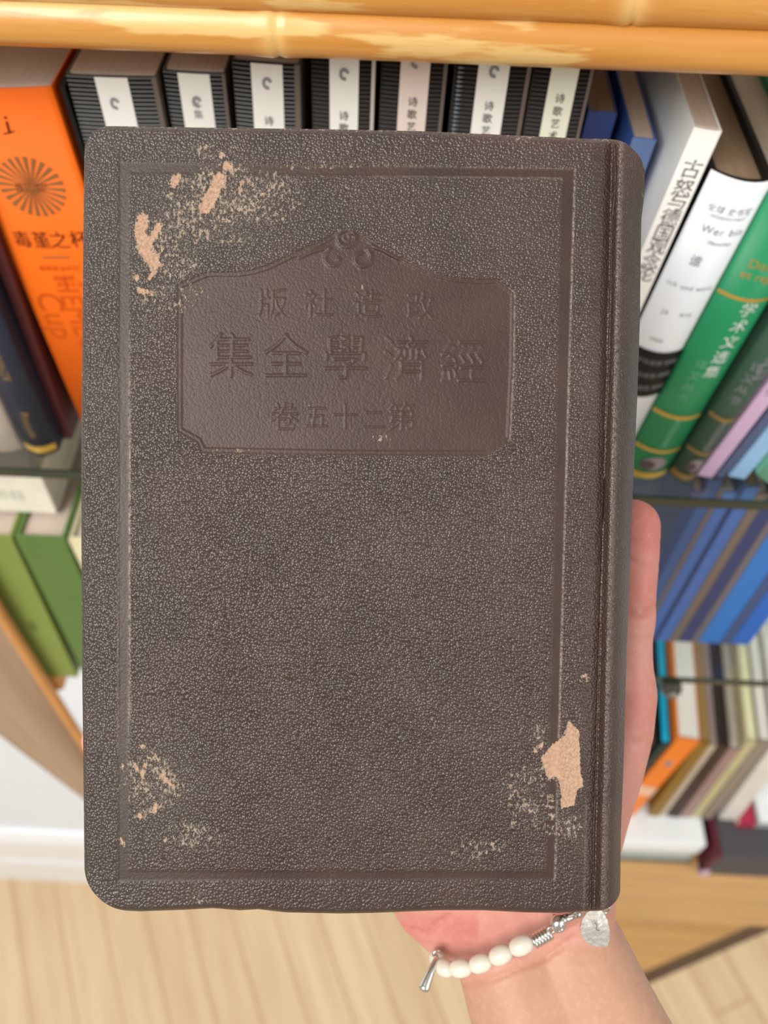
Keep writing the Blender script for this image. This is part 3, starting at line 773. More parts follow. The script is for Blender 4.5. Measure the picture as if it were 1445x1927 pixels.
# pressed characters
def stamp(ch, cx, cy, size, rise, sx=1.0):
    v, t = text_geom(ch)
    rs = 2; n = int(size * 1.3 * rs); img = np.zeros((n, n))
    gy_, gx_ = np.mgrid[0:n, 0:n]; gx_ = gx_ / rs - n / rs / 2; gy_ = gy_ / rs - n / rs / 2
    q = np.stack([v[:, 0] * size * sx, -v[:, 1] * size], -1)
    for a, b_, c in t:
        A, B_, C_ = q[a], q[b_], q[c]
        lo = np.floor((np.minimum(np.minimum(A, B_), C_) + n / rs / 2) * rs).astype(int); hi = np.ceil((np.maximum(np.maximum(A, B_), C_) + n / rs / 2) * rs).astype(int) + 1
        lo = np.maximum(lo, 0); hi = np.minimum(hi, n)
        if (hi <= lo).any(): continue
        X_, Y_ = gx_[lo[1]:hi[1], lo[0]:hi[0]], gy_[lo[1]:hi[1], lo[0]:hi[0]]
        e1 = (B_[0] - A[0]) * (Y_ - A[1]) - (B_[1] - A[1]) * (X_ - A[0])
        e2 = (C_[0] - B_[0]) * (Y_ - B_[1]) - (C_[1] - B_[1]) * (X_ - B_[0])
        e3 = (A[0] - C_[0]) * (Y_ - C_[1]) - (A[1] - C_[1]) * (X_ - C_[0])
        ins = ((e1 >= 0) & (e2 >= 0) & (e3 >= 0)) | ((e1 <= 0) & (e2 <= 0) & (e3 <= 0))
        img[lo[1]:hi[1], lo[0]:hi[0]] = np.maximum(img[lo[1]:hi[1], lo[0]:hi[0]], ins)
    img = np.minimum(img, np.roll(img, 1, 0)); img = np.minimum(img, np.roll(img, 1, 1)); img = np.minimum(img, np.roll(img, -1, 0))
    for _ in range(3):
        img[1:-1, 1:-1] = (img[1:-1, 1:-1] * 2 + img[:-2, 1:-1] + img[2:, 1:-1] + img[1:-1, :-2] + img[1:-1, 2:]) / 6
    m_ = (abs(Xp - cx) < size * 0.62) & (abs(Yp - cy) < size * 0.62)
    fx = (Xp[m_] - cx + n / rs / 2) * rs; fy = (Yp[m_] - cy + n / rs / 2) * rs
    ix = np.clip(fx.astype(int), 0, n - 2); iy = np.clip(fy.astype(int), 0, n - 2); ax, ay = fx - ix, fy - iy
    val = img[iy, ix] * (1 - ax) * (1 - ay) + img[iy, ix + 1] * ax * (1 - ay) + img[iy + 1, ix] * (1 - ax) * ay + img[iy + 1, ix + 1] * ax * ay
    H[m_] += rise * val
for ch, cx, cy, sz in (('版', 512, 570, 58), ('社', 599, 570, 58), ('造', 692, 572, 58), ('改', 791, 575, 56),):
    stamp(ch, cx, cy, sz, 0.00017)
for ch, cx, cy in (('集', 434, 668), ('全', 537, 668), ('學', 650, 672), ('濟', 764, 674), ('經', 871, 678)):
    stamp(ch, cx, cy, 92, 0.00020)
for ch, cx, cy, sz in (('卷', 535, 783, 58), ('五', 595, 785, 48), ('十', 649, 783, 52), ('二', 702, 790, 46), ('第', 755, 783, 58)):
    stamp(ch, cx, cy, sz, 0.00017)
# joint groove and rounded spine
gx = 1152 - (Yp - 300) * 0.0232
dg = Xp - gx
xr_ = f_rgt(Yp)
H += -0.0016 * np.exp(-(dg / 11.0) ** 2)
H += -0.0004 * sstep(-40, -8, dg) * (dg < 0)
tspi = np.clip(dg / np.maximum(xr_ - gx, 1), 0, 1)
H += np.where(dg > 0, 0.0006 * np.sin(np.pi * np.clip(tspi * 2.2, 0, 1)) - 0.0075 * tspi ** 3.2, 0)
# rounded-off board edges
eL = Xp - f_lft(Yp); eT = Yp - f_top(Xp); eB = f_bot(Xp) - Yp
for e, r in ((eL, 9), (eT, 9), (eB, 8)):
    H -= 0.0009 * np.clip(1 - e / r, 0, 1) ** 2
# slow warp of the old board
H += 0.00025 * np.sin(Xp / 170.0) * np.cos(Yp / 260.0)

# --- wear
W = np.full_like(Xp, 0.0)
def wear_stroke(pts, r, s=1.0, soft=9):
    global W
    d = poly_dist(Xp, Yp, pts) if len(pts) > 1 else np.hypot(Xp - pts[0][0], Yp - pts[0][1])
    W = np.maximum(W, s * np.clip(0.5 + (r - d) / (2 * soft), 0, 1))
def wear_cloud(cx, cy, rx, ry, s, ang=0.0):
    global W
    ca, sa = math.cos(ang), math.sin(ang); dx, dy = Xp - cx, Yp - cy
    d = np.hypot((dx * ca + dy * sa) / rx, (-dx * sa + dy * ca) / ry)
    W = np.maximum(W, s * (1 - sstep(0.45, 1.1, d)))
for pts, r in (([(268, 412), (264, 440), (272, 468), (290, 494)], 13), ([(298, 424), (280, 462)], 8), ([(412, 338), (402, 362), (386, 392)], 13), ([(428, 312)], 10), ([(332, 334), (327, 346)], 8),
               ([(262, 545), (285, 552)], 5), ([(256, 522)], 6), ([(290, 510), (280, 525)], 5), ([(418, 290)], 6), ([(322, 365)], 4), ([(458, 340), (452, 356)], 5), ([(494, 366)], 5)):
    wear_stroke(pts, r)
wear_cloud(400, 385, 175, 110, 0.47, -0.45); wear_cloud(330, 470, 85, 90, 0.46); wear_cloud(490, 370, 125, 90, 0.44); wear_cloud(330, 560, 90, 50, 0.42); wear_cloud(400, 285, 70, 22, 0.43)
wear_cloud(590, 313, 140, 8, 0.46); wear_cloud(300, 560, 60, 40, 0.43); wear_cloud(440, 440, 55, 32, 0.44)
for pts, r in (([(272, 1440), (266, 1462), (270, 1482)], 4), ([(254, 1438), (260, 1450)], 4), ([(302, 1458), (320, 1476)], 4.5), ([(293, 1515), (290, 1528)], 6), ([(262, 1536)], 6), ([(227, 1577), (234, 1590)], 3.5), ([(312, 1582)], 4), ([(230, 1442)], 4), ([(268, 1404)], 3.5), ([(292, 1420), (296, 1432)], 3)):
    wear_stroke(pts, r)
wear_cloud(285, 1475, 95, 105, 0.44); wear_cloud(370, 1575, 90, 45, 0.44, 0.3); wear_cloud(375, 1690, 25, 18, 0.41)
pp_ = [(1070, 1355), (1089, 1376), (1092, 1417), (1092, 1450), (1098, 1479), (1086, 1488), (1080, 1516), (1055, 1523), (1056, 1498), (1049, 1464), (1030, 1464), (1016, 1426), (1039, 1401), (1061, 1383)]
W = np.maximum(W, np.clip(0.5 + sdist(Xp, Yp, pp_) / 9, 0, 1))
for pts, r in (([(1006, 1415), (1019, 1400)], 4.5), ([(1014, 1372)], 4), ([(965, 1560), (963, 1548)], 3), ([(1100, 1272)], 7)):
    wear_stroke(pts, r, 0.9)
wear_cloud(1000, 1500, 80, 95, 0.43, 0.4); wear_cloud(1060, 1555, 60, 55, 0.44); wear_cloud(1015, 1375, 22, 30, 0.43); wear_cloud(900, 1600, 110, 30, 0.38); wear_cloud(1098, 1275, 22, 16, 0.45)
wear_cloud(985, 259, 34, 10, 0.46); wear_cloud(575, 755, 26, 16, 0.42); wear_cloud(720, 825, 40, 10, 0.40); wear_cloud(430, 848, 70, 7, 0.41); wear_cloud(675, 540, 26, 8, 0.40)
W = np.maximum(W, 0.47 * np.exp(-(eT / 4.5) ** 2) * (Xp < 1150)); W = np.maximum(W, 0.44 * np.exp(-(eL / 3.0) ** 2) * (Yp < 420))
W = np.maximum(W, 0.40 * np.exp(-(eL / 2.0) ** 2)); W = np.maximum(W, 0.36 * np.exp(-(eB / 2.5) ** 2))
W = np.maximum(W, 0.40 * np.exp(-((Xp - 1210) / 5.0) ** 2) * (Yp < 400))
RED = np.clip(np.exp(-(eT / 22) ** 2) * (Xp > 880) + (dg > -4) * np.exp(-((Yp - 255) / 60) ** 2) + 0.7 * np.exp(-((f_rgt(Yp) - Xp) / 10) ** 2) + 0.5 * pm, 0, 1)
# pale lines rubbed on the frame rules
nl = 0.5 + 0.5 * np.sin(Yp / 37.0) * np.sin(Yp / 91.0 + 1.0)
RUB = np.maximum(np.exp(-((Xp - 243.5) / 1.6) ** 2) * sstep(560, 860, Yp) * (1 - sstep(1330, 1420, Yp)), 0)
ro = 1082 - (Yp - 318) * (38 / 1338.0)
RUB = np.maximum(RUB, np.exp(-((Xp - ro) / 1.5) ** 2) * (Yp > 316) * (Yp < 1656) * (0.35 + 0.5 * nl))
RUB = np.maximum(RUB, 0.4 * np.exp(-((Xp - 222) / 1.5) ** 2) * sstep(600, 1000, Yp) * (1 - sstep(1400, 1500, Yp)))
RUB = np.maximum(RUB, 0.3 * LINE * (Yp > 300) * (Yp < 340) * (Xp > 700))
RUB = np.maximum(RUB, 0.30 * np.exp(-((dg - 17) / 5.0) ** 2) + 0.25 * np.exp(-((dg + 21) / 1.6) ** 2) * (Yp > 1500))
RUB = np.maximum(RUB, 0.5 * np.exp(-((dp - 3) / 1.4) ** 2) * (Xp > 955))
SCUF = np.clip(1.0 - (Xp - 150) / 260.0, 0, 1) * 0.55 + 0.6 * np.exp(-((Xp - 380) / 170) ** 2 - ((Yp - 400) / 130) ** 2) + 0.5 * np.exp(-((Xp - 300) / 110) ** 2 - ((Yp - 1490) / 110) ** 2)
SCUF = np.clip(SCUF, 0, 1)
WEAVE = np.clip(sstep(300, 60, eB) * 0 + sstep(70, 20, eB) + sstep(-60, -10, dg) + sstep(60, 20, eT) * 0.6 + SM * 0.7, 0, 1)
H -= 0.00018 * sstep(0.5, 0.9, W)

def leather():
    s = NB('brown_book_cloth'); ob = s.obj()
    wear, smo, rub, scf, red, wvv = (s.attr(k) for k in ('wear', 'smooth', 'rub', 'scuff', 'red', 'weave'))
    warp = s.n.new('ShaderNodeTexNoise'); warp.inputs['Scale'].default_value = 900; s.l.new(ob, warp.inputs['Vector'])
    vm = s.n.new('ShaderNodeVectorMath'); vm.operation = 'MULTIPLY_ADD'; s.l.new(warp.outputs['Color'], vm.inputs[0]); vm.inputs[1].default_value = (0.0005,) * 3; s.l.new(ob, vm.inputs[2])
    vec = vm.outputs[0]
    pv = s.voro(vec, 1400, 'F1'); peb = s.math('MULTIPLY', s.math('MULTIPLY', pv, pv), -1.0)
    peb2 = s.noise(ob, 2600, 3, 0.6)
    wx = s.math('SINE', s.math('MULTIPLY', s.sep(ob)[0], 9500.0)); wy = s.math('SINE', s.math('MULTIPLY', s.sep(ob)[1], 9500.0))
    weave = s.math('MULTIPLY', wx, wy)
    dust2 = s.noise(ob, 420, 3)
    fib = s.noise(s.mapping(ob, (1.25, 0.8, 1)), 900, 7, 0.78)
    big = s.noise(ob, 190, 5, 0.6)
    fz = s.math('ADD', s.math('MULTIPLY', s.math('SUBTRACT', fib, 0.5), 2.1), s.math('MULTIPLY', s.math('SUBTRACT', big, 0.5), 0.55))
    wv = s.math('ADD', wear, fz)
    bare = s.math('MULTIPLY', s.ramp(wv, 0.46, 0.55), s.ramp(wear, 0.08, 0.3))
    deep = s.ramp(s.math('ADD', wear, s.math('MULTIPLY', fz, 0.45)), 0.5, 0.68)
    # colours
    cl = s.noise(ob, 45, 5, 0.6)
    c = s.mix(s.ramp(cl, 0.35, 0.68), C4((54, 38, 31)), C4((64, 47, 38)))
    c = s.mix(s.math('MULTIPLY', red, 0.35), c, C4((78, 50, 43)))
    c = s.mix(s.math('MULTIPLY', scf, 0.55), c, C4((72, 67, 59)))
    dust = s.noise(ob, 1500, 3, 0.7)
    c = s.mix(s.math('MULTIPLY', s.ramp(dust, 0.62, 0.74), s.math('ADD', 0.08, s.math('MULTIPLY', scf, 0.3))), c, C4((150, 138, 124)))
    rubn = s.math('MULTIPLY', rub, s.ramp(s.noise(ob, 900, 3), 0.3, 0.6))
    c = s.mix(s.math('MULTIPLY', rubn, 0.75), c, C4((158, 142, 124)))
    tan = s.mix(s.ramp(s.noise(ob, 1200, 4, 0.7), 0.3, 0.7), C4((164, 128, 102)), C4((186, 152, 126)))
    fuzz = s.mix(s.noise(ob, 800, 2), C4((112, 100, 88)), C4((178, 160, 140)))
    tan = s.mix(deep, fuzz, tan)
    c = s.mix(bare, c, tan)
    s.l.new(c, s.b.inputs['Base Color'])
    rg = s.math('ADD', 0.31, s.math('MULTIPLY', bare, 0.45))
    rg = s.math('ADD', rg, s.math('MULTIPLY', smo, 0.13))
    s.l.new(rg, s.b.inputs['Roughness'])
    s.l.new(s.math('SUBTRACT', 0.5, s.math('MULTIPLY', smo, 0.18)), s.b.inputs['Specular IOR Level'])
    keep = s.math('SUBTRACT', 1.0, s.math('MULTIPLY', smo, 0.85))
    keep = s.math('MULTIPLY', keep, s.math('SUBTRACT', 1.0, s.math('MULTIPLY', wvv, 0.4)))
    n1 = s.bump(s.math('MULTIPLY', peb, keep), 1.0, 0.00033)
    n2 = s.bump(peb2, 0.4, 0.00005, n1)
    n3 = s.bump(s.math('MULTIPLY', weave, s.math('MULTIPLY', wvv, s.ramp(dust2, 0.35, 0.65))), 0.4, 0.00004, n2)
    n4 = s.bump(s.math('MULTIPLY', fib, s.math('ADD', 0.1, bare)), 0.8, 0.00025, n3)
    s.l.new(n4, s.b.inputs['Normal'])
    return s.m
m_lea = leather()
PV = P(Xp, Yp, H)
ny, nx = Xp.shape
def grid_part(name, c0, c1, back):
    """columns c0..c1 of the cover surface plus a rim going back"""
    sub = PV[:, c0:c1].reshape(-1, 3); m_ = c1 - c0
    idx = np.arange(ny * m_).reshape(ny, m_)
    faces = np.stack([idx[:-1, :-1], idx[1:, :-1], idx[1:, 1:], idx[:-1, 1:]], -1).reshape(-1, 4)
    loop = list(idx[0, ::-1]) + list(idx[1:, 0]) + list(idx[-1, 1:]) + list(idx[-2:0:-1, -1])
    rim = sub[loop].copy(); bk = rim.copy(); bk[:, 2] = np.minimum(bk[:, 2] - 0.0004, -back)
    k = len(sub); L = len(loop)
    verts = np.concatenate([sub, bk])
    rimf = np.array([(loop[i], k + i, k + (i + 1) % L, loop[(i + 1) % L]) for i in range(L)])
    faces = np.concatenate([faces, rimf])
    me = bpy.data.meshes.new(name)
    me.vertices.add(len(verts)); me.vertices.foreach_set('co', verts.ravel())
    me.loops.add(faces.size); me.loops.foreach_set('vertex_index', faces.ravel().astype(np.int32))
    me.polygons.add(len(faces)); me.polygons.foreach_set('loop_start', np.arange(0, faces.size, 4, dtype=np.int32))
    me.polygons.foreach_set('loop_total', np.full(len(faces), 4, dtype=np.int32))
    me.update(calc_edges=True); me.validate()
    for nm, arr in (('wear', W), ('smooth', SM), ('rub', RUB), ('scuff', SCUF), ('red', RED), ('weave', WEAVE)):
        a = me.attributes.new(nm, 'FLOAT', 'POINT')
        flat = arr[:, c0:c1].reshape(-1)
        a.data.foreach_set('value', np.concatenate([flat, flat[loop]]).astype(np.float32))
    o = link(name, me, m_lea, hbk_root, True)
    me.polygons.foreach_set('use_smooth', [True] * (len(faces) - L) + [False] * L)
    return o, [tuple(p) for p in bk]
TH = 0.030
cs = int(np.searchsorted(xs, 1158))
fc, bkf = grid_part('front_cover', 0, cs + 1, 0.0032)
n = len(bkf)
sp, _ = grid_part('spine', cs, nx, TH)
# back board and page block follow the same outline a little inside
def outline(inset, w, x_right=None):
    L = []
    r = 40
    x0, x1, y0, y1 = 154 + inset, (x_right or 1172) - inset, 242 + inset, 1712 - inset
    for cx, cy, a0 in ((x1 - r, y0 + r, -90), (x1 - r, y1 - r, 0), (x0 + r, y1 - r, 90), (x0 + r, y0 + r, 180)):
        for k in range(9):
            a = math.radians(a0 + k * 90 / 8); L.append((cx + r * math.cos(a), cy + r * math.sin(a)))
    return [tuple(p) for p in P([q[0] for q in L], [q[1] for q in L], 0.0)]
def slab(name, ol, w0, w1, m):
    n = len(ol)
    v = [(p[0], p[1], w0) for p in ol] + [(p[0], p[1], w1) for p in ol]
    f = [tuple(range(n)), tuple(range(2 * n - 1, n - 1, -1))] + [(i, (i + 1) % n, n + (i + 1) % n, n + i) for i in range(n)]
    return fixn(mk(name, v, f, m, hbk_root))
slab('page_block', outline(20, 0, 1150), -0.0036, -TH + 0.0032, m_page)
slab('back_cover', outline(10, 0), -TH + 0.003, -TH, mat('brown_cloth_plain', (74, 58, 50), 0.5, 0.4, 0.15, 300, bump=0.4))

# ------------------------------------------------------------------ the hand holding it from behind
ZB_ = 0.2555   # depth of the back board's outer face
def chain_spheres(ch):
    out = []
    for i in range(len(ch) - 1):
        a, b = ch[i], ch[i + 1]
        pa, pb = at_d(a[0], a[1], a[2]), at_d(b[0], b[1], b[2]); L = (pb - pa).length
        n = max(1, int(L / (0.22 * min(a[3], b[3]))))
        for k in range(n):
            t = k / n; out.append((pa.lerp(pb, t), a[3] + (b[3] - a[3]) * t))
    l = ch[-1]; out.append((at_d(l[0], l[1], l[2]), l[3]))
    return out
def zf(r, gap=0.0012): return ZB_ + gap + r
def zc(lst, gap=0.0012): return [(x, y, zf(r, gap), r) for x, y, r in lst]
chains = [
 zc([(1191, 990, .0083), (1189, 1060, .0081), (1186, 1110, .0077), (1184, 1160, .0080), (1179, 1205, .0077), (1179, 1255, .0079), (1179, 1305, .0092), (1164, 1375, .0105), (1138, 1450, .0115), (1106, 1530, .0125), (1080, 1620, .013), (1075, 1700, .0135)]),   # little finger and palm edge
 zc([(965, 640, .0078), (960, 740, .0082), (948, 900, .0092), (930, 1130, .0100), (960, 1400, .0120), (1000, 1690, .014)]),
 zc([(757, 595, .0080), (762, 700, .0084), (772, 860, .0095), (795, 1120, .0104), (860, 1400, .0125), (960, 1690, .014)]),
 zc([(545, 700, .0078), (562, 800, .0082), (592, 940, .0092), (655, 1180, .0104), (760, 1420, .0125), (920, 1690, .014)]),
 zc([(205, 1392, .0082), (262, 1418, .0092), (335, 1448, .0088), (440, 1490, .0105), (560, 1545, .0125), (700, 1590, .0155), (850, 1645, .0170)]),   # thumb
 zc([(1179, 1290, .0088), (930, 1150, .0100)]), zc([(930, 1150, .0104), (655, 1200, .0104)]),
 zc([(720, 1500, .0135), (880, 1560, .015), (1050, 1560, .014)]), zc([(800, 1360, .0125), (1080, 1420, .0125)]),
 zc([(840, 1640, .0165), (930, 1690, .0165), (1050, 1700, .0155)]),
 # heel of the thumb seen below the book
 [(812, 1690, .2745, .0125), (845, 1708, .2740, .0142), (900, 1716, .2740, .0150)],
 [(776, 1697, .2725, .0068), (800, 1712, .2715, .0088), (850, 1738, .2720, .0110), (905, 1745, .2740, .0135)],
 # wrist and forearm, oval
 [(938, 1745, .2750, .0150), (962, 1800, .2730, .0175), (997, 1900, .2710, .0190), (1060, 2060, .2700, .0215), (1190, 2420, .2700, .0270)],
 [(1040, 1735, .2750, .0165), (1075, 1800, .2725, .0180), (1118, 1900, .2710, .0192), (1190, 2060, .2700, .0215), (1330, 2420, .2700, .0270)],
]
ico = bmesh.new(); bmesh.ops.create_icosphere(ico, subdivisions=3, radius=1.0)
iv = np.array([v.co[:] for v in ico.verts]); ifc = np.array([[v.index for v in f.verts] for f in ico.faces]); ico.free()
VV, FF = [], []; k = 0
for ch in chains:
    for p, r in chain_spheres(ch):
        VV.append(iv * r + np.array(p)); FF.append(ifc + k); k += len(iv)
VV = np.concatenate(VV); FF = np.concatenate(FF)
me = bpy.data.meshes.new('person'); me.from_pydata(VV.tolist(), [], FF.tolist())
tmp = bpy.data.objects.new('person_tmp', me); COL.objects.link(tmp)
rm = tmp.modifiers.new('r', 'REMESH'); rm.mode = 'VOXEL'; rm.voxel_size = 0.0010
smd = tmp.modifiers.new('s', 'SMOOTH'); smd.iterations = 14; smd.factor = 0.5
dg_ = bpy.context.evaluated_depsgraph_get(); dg_.update()
hm = bpy.data.meshes.new_from_object(tmp.evaluated_get(dg_))
bpy.data.objects.remove(tmp); bpy.data.meshes.remove(me)
co = np.zeros(len(hm.vertices) * 3); hm.vertices.foreach_get('co', co); co = co.reshape(-1, 3)
no = np.zeros(len(hm.vertices) * 3); hm.vertices.foreach_get('normal', no); no = no.reshape(-1, 3)
cc = (co - np.array(CAM_POS)) @ np.array(R)
hxp, hyp = cc[:, 0] / cc[:, 2] * F + IW / 2, cc[:, 1] / cc[:, 2] * F + IH / 2
facing = np.clip(-(no @ np.array(R @ Vector((0, 0, 1)))), 0, 1)
dep_ = np.zeros(len(co))
for pts, wd, dpt in (
    ([(1178, 1156), (1205, 1160), (1222, 1153), (1232, 1140)], 5, .0011), ([(1180, 1145), (1215, 1148)], 4, .0005),
    ([(1180, 1018), (1215, 1023), (1240, 1020)], 4, .00045), ([(1180, 1052), (1225, 1068), (1242, 1062)], 4, .0005), ([(1180, 1200), (1226, 1200)], 4, .0004), ([(1180, 1232), (1226, 1236)], 4, .0003),
    ([(1160, 1395), (1222, 1400)], 7, .0004), ([(842, 1812), (900, 1810), (960, 1788), (1040, 1755), (1100, 1725)], 6, .0012), ([(860, 1858), (930, 1842), (1020, 1806), (1080, 1765)], 6, .0009),
    ([(772, 1750), (800, 1758), (822, 1740), (845, 1724)], 6, .0011), ([(788, 1772), (830, 1783), (880, 1780)], 6, .0005)):
    d = poly_dist(hxp, hyp, pts); dep_ += dpt * np.exp(-(d / wd) ** 2)
co2 = co - no * (dep_ * facing)[:, None]
hm.vertices.foreach_set('co', co2.ravel()); hm.update()
pink = np.clip(1 - sstep(1745, 1850, hyp - (hxp - 1000) * -0.35), 0, 1)
a = hm.attributes.new('pink', 'FLOAT', 'POINT'); a.data.foreach_set('value', pink.astype(np.float32))
tip = np.clip(np.exp(-((hyp - 985) / 90) ** 2) + 0.6 * np.exp(-((hyp - 1120) / 40) ** 2) + 0.5 * np.exp(-((hyp - 1330) / 60) ** 2) + 0.75 * np.exp(-((hyp - 1745) / 28) ** 2) * (hxp < 900), 0, 1)
a = hm.attributes.new('flush', 'FLOAT', 'POINT'); a.data.foreach_set('value', tip.astype(np.float32))
a = hm.attributes.new('crease', 'FLOAT', 'POINT'); a.data.foreach_set('value', np.clip(dep_ / .0012, 0, 1).astype(np.float32))
def skin():
    s = NB('skin'); ob = s.obj()
    n1 = s.noise(ob, 90, 4, 0.6); n2 = s.noise(ob, 500, 4, 0.6); vz = s.voro(ob, 1500)
    arm = s.mix(n1, C4((178, 132, 106)), C4((192, 147, 120)))
    palm = s.mix(n1, C4((194, 128, 114)), C4((208, 150, 134)))
    c = s.mix(s.attr('pink'), arm, palm)
    c = s.mix(s.math('MULTIPLY', s.attr('flush'), 0.6), c, C4((188, 96, 90)))
    c = s.mix(s.math('MULTIPLY', s.attr('crease'), 0.3), c, C4((176, 98, 88)))
    c = s.mix(s.math('MULTIPLY', s.ramp(n2, 0.45, 0.75), 0.12), c, C4((236, 196, 180)))
    s.l.new(c, s.b.inputs['Base Color']); s.b.inputs['Roughness'].default_value = 0.48
    s.b.inputs['Subsurface Weight'].default_value = 0.12; s.b.inputs['Subsurface Radius'].default_value = (0.006, 0.002, 0.001); s.b.inputs['Subsurface Scale'].default_value = 0.6
    s.b.inputs['Specular IOR Level'].default_value = 0.35
    n = s.bump(vz, 0.25, 0.00012); n = s.bump(n2, 0.25, 0.00025, n)
    s.l.new(n, s.b.inputs['Normal'])
    return s.m
hand = link('person', hm, skin(), None, True)
tag(hand, 'person holding the brown book up from behind with a bare left hand and forearm', 'person')

# ------------------------------------------------------------------ the bracelet
m_bead = mat('ivory_bead', (214, 206, 190), 0.3, 0.5, 0.05, 250)
m_sil = mat('silver', (214, 210, 202), 0.22, 0.5, 0.05, 200, metal=1.0)
m_silr = mat('hammered_silver', (206, 200, 190), 0.42, 0.5, 0.12, 700, metal=0.85, bump=0.6)
zw = 0.2500
br_o = at_d(1000, 1775, zw)
br = empty('bracelet', Matrix.Translation(br_o))
tag(br, 'bracelet of ivory oval beads with silver charms around the wrist', 'bracelet')
def L(px, py, d): return at_d(px, py, d) - br_o
dep_b = {}
bead_pts = [(824, 1806, .2590, .0024, .0031), (836, 1821, .2553, .0025, .0033), (867, 1822, .2528, .0026, .0034), (904, 1813, .2512, .0026, .0034), (942, 1797, .2500, .0027, .0034), (981, 1779, .2494, .0027, .0036)]
def bead(p, ax, r, hl):
    prof = [(-1, .28), (-.96, .45), (-.8, .7), (-.5, .91), (0, 1), (.5, .91), (.8, .7), (.96, .45), (1, .28)]
    return tube_vf([p + ax * (hl * a) for a, _ in prof], [r * b for _, b in prof], 24)
cen = [L(q[0], q[1], q[2]) for q in bead_pts]
for i, q in enumerate(bead_pts):
    ax = (cen[min(i + 1, len(cen) - 1)] - cen[max(i - 1, 0)]).normalized()
    v, f = bead(cen[i], ax, q[3], q[4]); fixn(mk('bead', v, f, m_bead, br, True))
ring_pts = [L(822, 1795, .266), L(832, 1770, .283)] 
# cord round the back of the wrist
ang = [L(824, 1808, .2600), L(815, 1800, .272), L(850, 1770, .292), L(960, 1725, .299), L(1080, 1700, .297), L(1140, 1690, .292), L(1152, 1696, .276), L(1148, 1706, .262), L(1100, 1718, .2555)]
def smooth_path(pts, n=8):
    out = []
    for i in range(len(pts) - 1):
        p0, p1, p2, p3 = pts[max(i - 1, 0)], pts[i], pts[i + 1], pts[min(i + 2, len(pts) - 1)]
        for k in range(n):
            t = k / n
            out.append(0.5 * ((2 * p1) + (p2 - p0) * t + (2 * p0 - 5 * p1 + 4 * p2 - p3) * t * t + (3 * p1 - p0 - 3 * p2 + p3) * t ** 3))
    out.append(pts[-1]); return out
tube('cord', smooth_path(ang), 0.0006, m_sil, br, 10)
tube('thread', smooth_path(cen + [L(1018, 1763, .2492)]), 0.0005, m_sil, br, 8)
# wire coil
ca, cb = L(1004, 1772, .2492), L(1034, 1755, .2498)
ax = (cb - ca).normalized(); u = ax.orthogonal().normalized(); w_ = ax.cross(u)
pts = [ca + (cb - ca) * (k / 90) + (u * math.cos(k / 90 * 2 * math.pi * 5.5) + w_ * math.sin(k / 90 * 2 * math.pi * 5.5)) * 0.0016 for k in range(91)]
tube('wire_coil', pts, 0.00055, m_sil, br, 8)
def ringo(name, c, r, nrm_, rr, parent=br, sy=1.0, m=m_sil):
    u = nrm_.orthogonal().normalized(); w_ = nrm_.cross(u)
    n = 32; vs, fs = [], []
    for i in range(n):
        a = 2 * math.pi * i / n; d = u * math.cos(a) + w_ * math.sin(a) * sy
        for j in range(8):
            b_ = 2 * math.pi * j / 8; vs.append(c + d * r + (d * math.cos(b_) + nrm_ * math.sin(b_)) * rr)
    for i in range(n):
        for j in range(8): fs.append((i * 8 + j, ((i + 1) % n) * 8 + j, ((i + 1) % n) * 8 + (j + 1) % 8, i * 8 + (j + 1) % 8))
    return fixn(mk(name, vs, fs, m, parent, True))
view = (R @ Vector((0.2, 0.3, -1))).normalized()
ringo('jump_ring', L(1037, 1750, .2488), 0.0011, view, 0.0004)
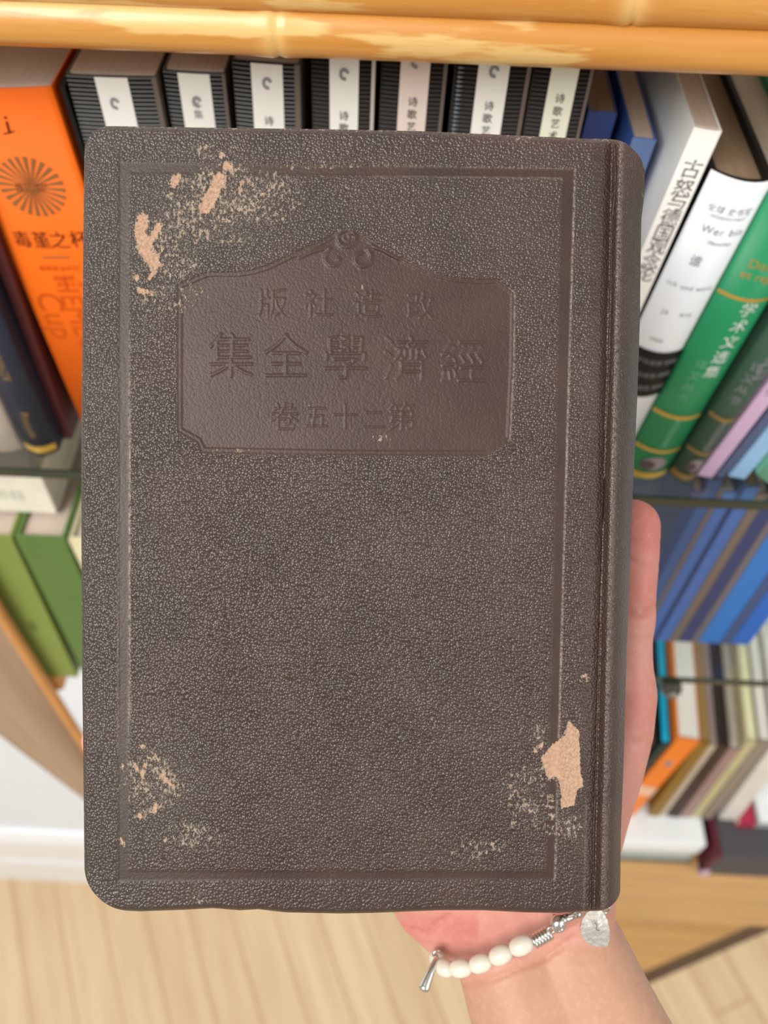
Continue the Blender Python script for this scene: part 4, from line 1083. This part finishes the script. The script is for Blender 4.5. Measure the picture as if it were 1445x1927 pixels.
# lobster clasp: a curved drop with an eye
cl = smooth_path([L(1047, 1748, .2486), L(1049, 1736, .2484), L(1060, 1729, .2486), L(1074, 1725, .2492), L(1090, 1719, .2520)], 6)
tube('clasp', cl, [0.0014 + 0.0007 * math.sin(math.pi * min(1, k / 12)) if k < 16 else 0.0012 for k in range(len(cl))], m_sil, br, 14)
ringo('clasp_eye', L(1053, 1745, .2474), 0.0012, view, 0.0006)
tube('lever', smooth_path([L(1040, 1724, .2495), L(1060, 1722, .2492), L(1085, 1718, .2500), L(1100, 1713, .2540)], 6), 0.0006, m_sil, br, 8)
ringo('jump_ring', L(1092, 1719, .2500), 0.0012, (R @ Vector((1, 0.2, -.4))).normalized(), 0.0004)
ringo('jump_ring', L(1141, 1712, .2545), 0.0010, view, 0.0004)
# hammered leaf-shaped tag
tagp = [(1113, 1712), (1104, 1718), (1096, 1730), (1092, 1745), (1094, 1760), (1100, 1771), (1110, 1778), (1124, 1781), (1138, 1783), (1144, 1779), (1147, 1766), (1147, 1750), (1143, 1732), (1136, 1718), (1128, 1711)]
fr = [L(x, y, .2470 - 0.0006 * math.sin((y - 1711) / 72 * 3.14)) for x, y in tagp]
fwd = R @ Vector((0, 0, 1))
bk = [p + fwd * 0.0009 for p in fr]; n = len(fr)
cf = sum(fr, Vector()) / n - fwd * 0.0003; cbk = sum(bk, Vector()) / n
vs = fr + bk + [cf, cbk]
fs = [(i, (i + 1) % n, 2 * n) for i in range(n)] + [(n + (i + 1) % n, n + i, 2 * n + 1) for i in range(n)] + [(i, n + i, n + (i + 1) % n, (i + 1) % n) for i in range(n)]
tg_ = fixn(mk('tag', vs, fs, m_silr, br))
tube('engraving', smooth_path([L(1119, 1737, .24575), L(1123, 1742, .2457), L(1122, 1749, .2457), L(1128, 1751, .2457)], 5), 0.00018, mat('dark_silver', (120, 112, 104), 0.5), tg_, 6)
# silver drop hanging from the first bead
dr = smooth_path([L(821, 1797, .2580), L(819, 1808, .2560), L(812, 1825, .2545), L(804, 1844, .2535), L(799, 1857, .2530)], 6)
nn_ = len(dr)
tube('drop_charm', dr + [dr[-1] + (dr[-1] - dr[-2]).normalized() * q for q in (0.0006, 0.0011, 0.0014)], [0.0004 + 0.0013 * (k / (nn_ - 1)) ** 0.9 for k in range(nn_)] + [0.0016, 0.0012, 0.0005], m_sil, br, 18)
ringo('jump_ring', L(822, 1795, .2580), 0.0011, view, 0.0004)
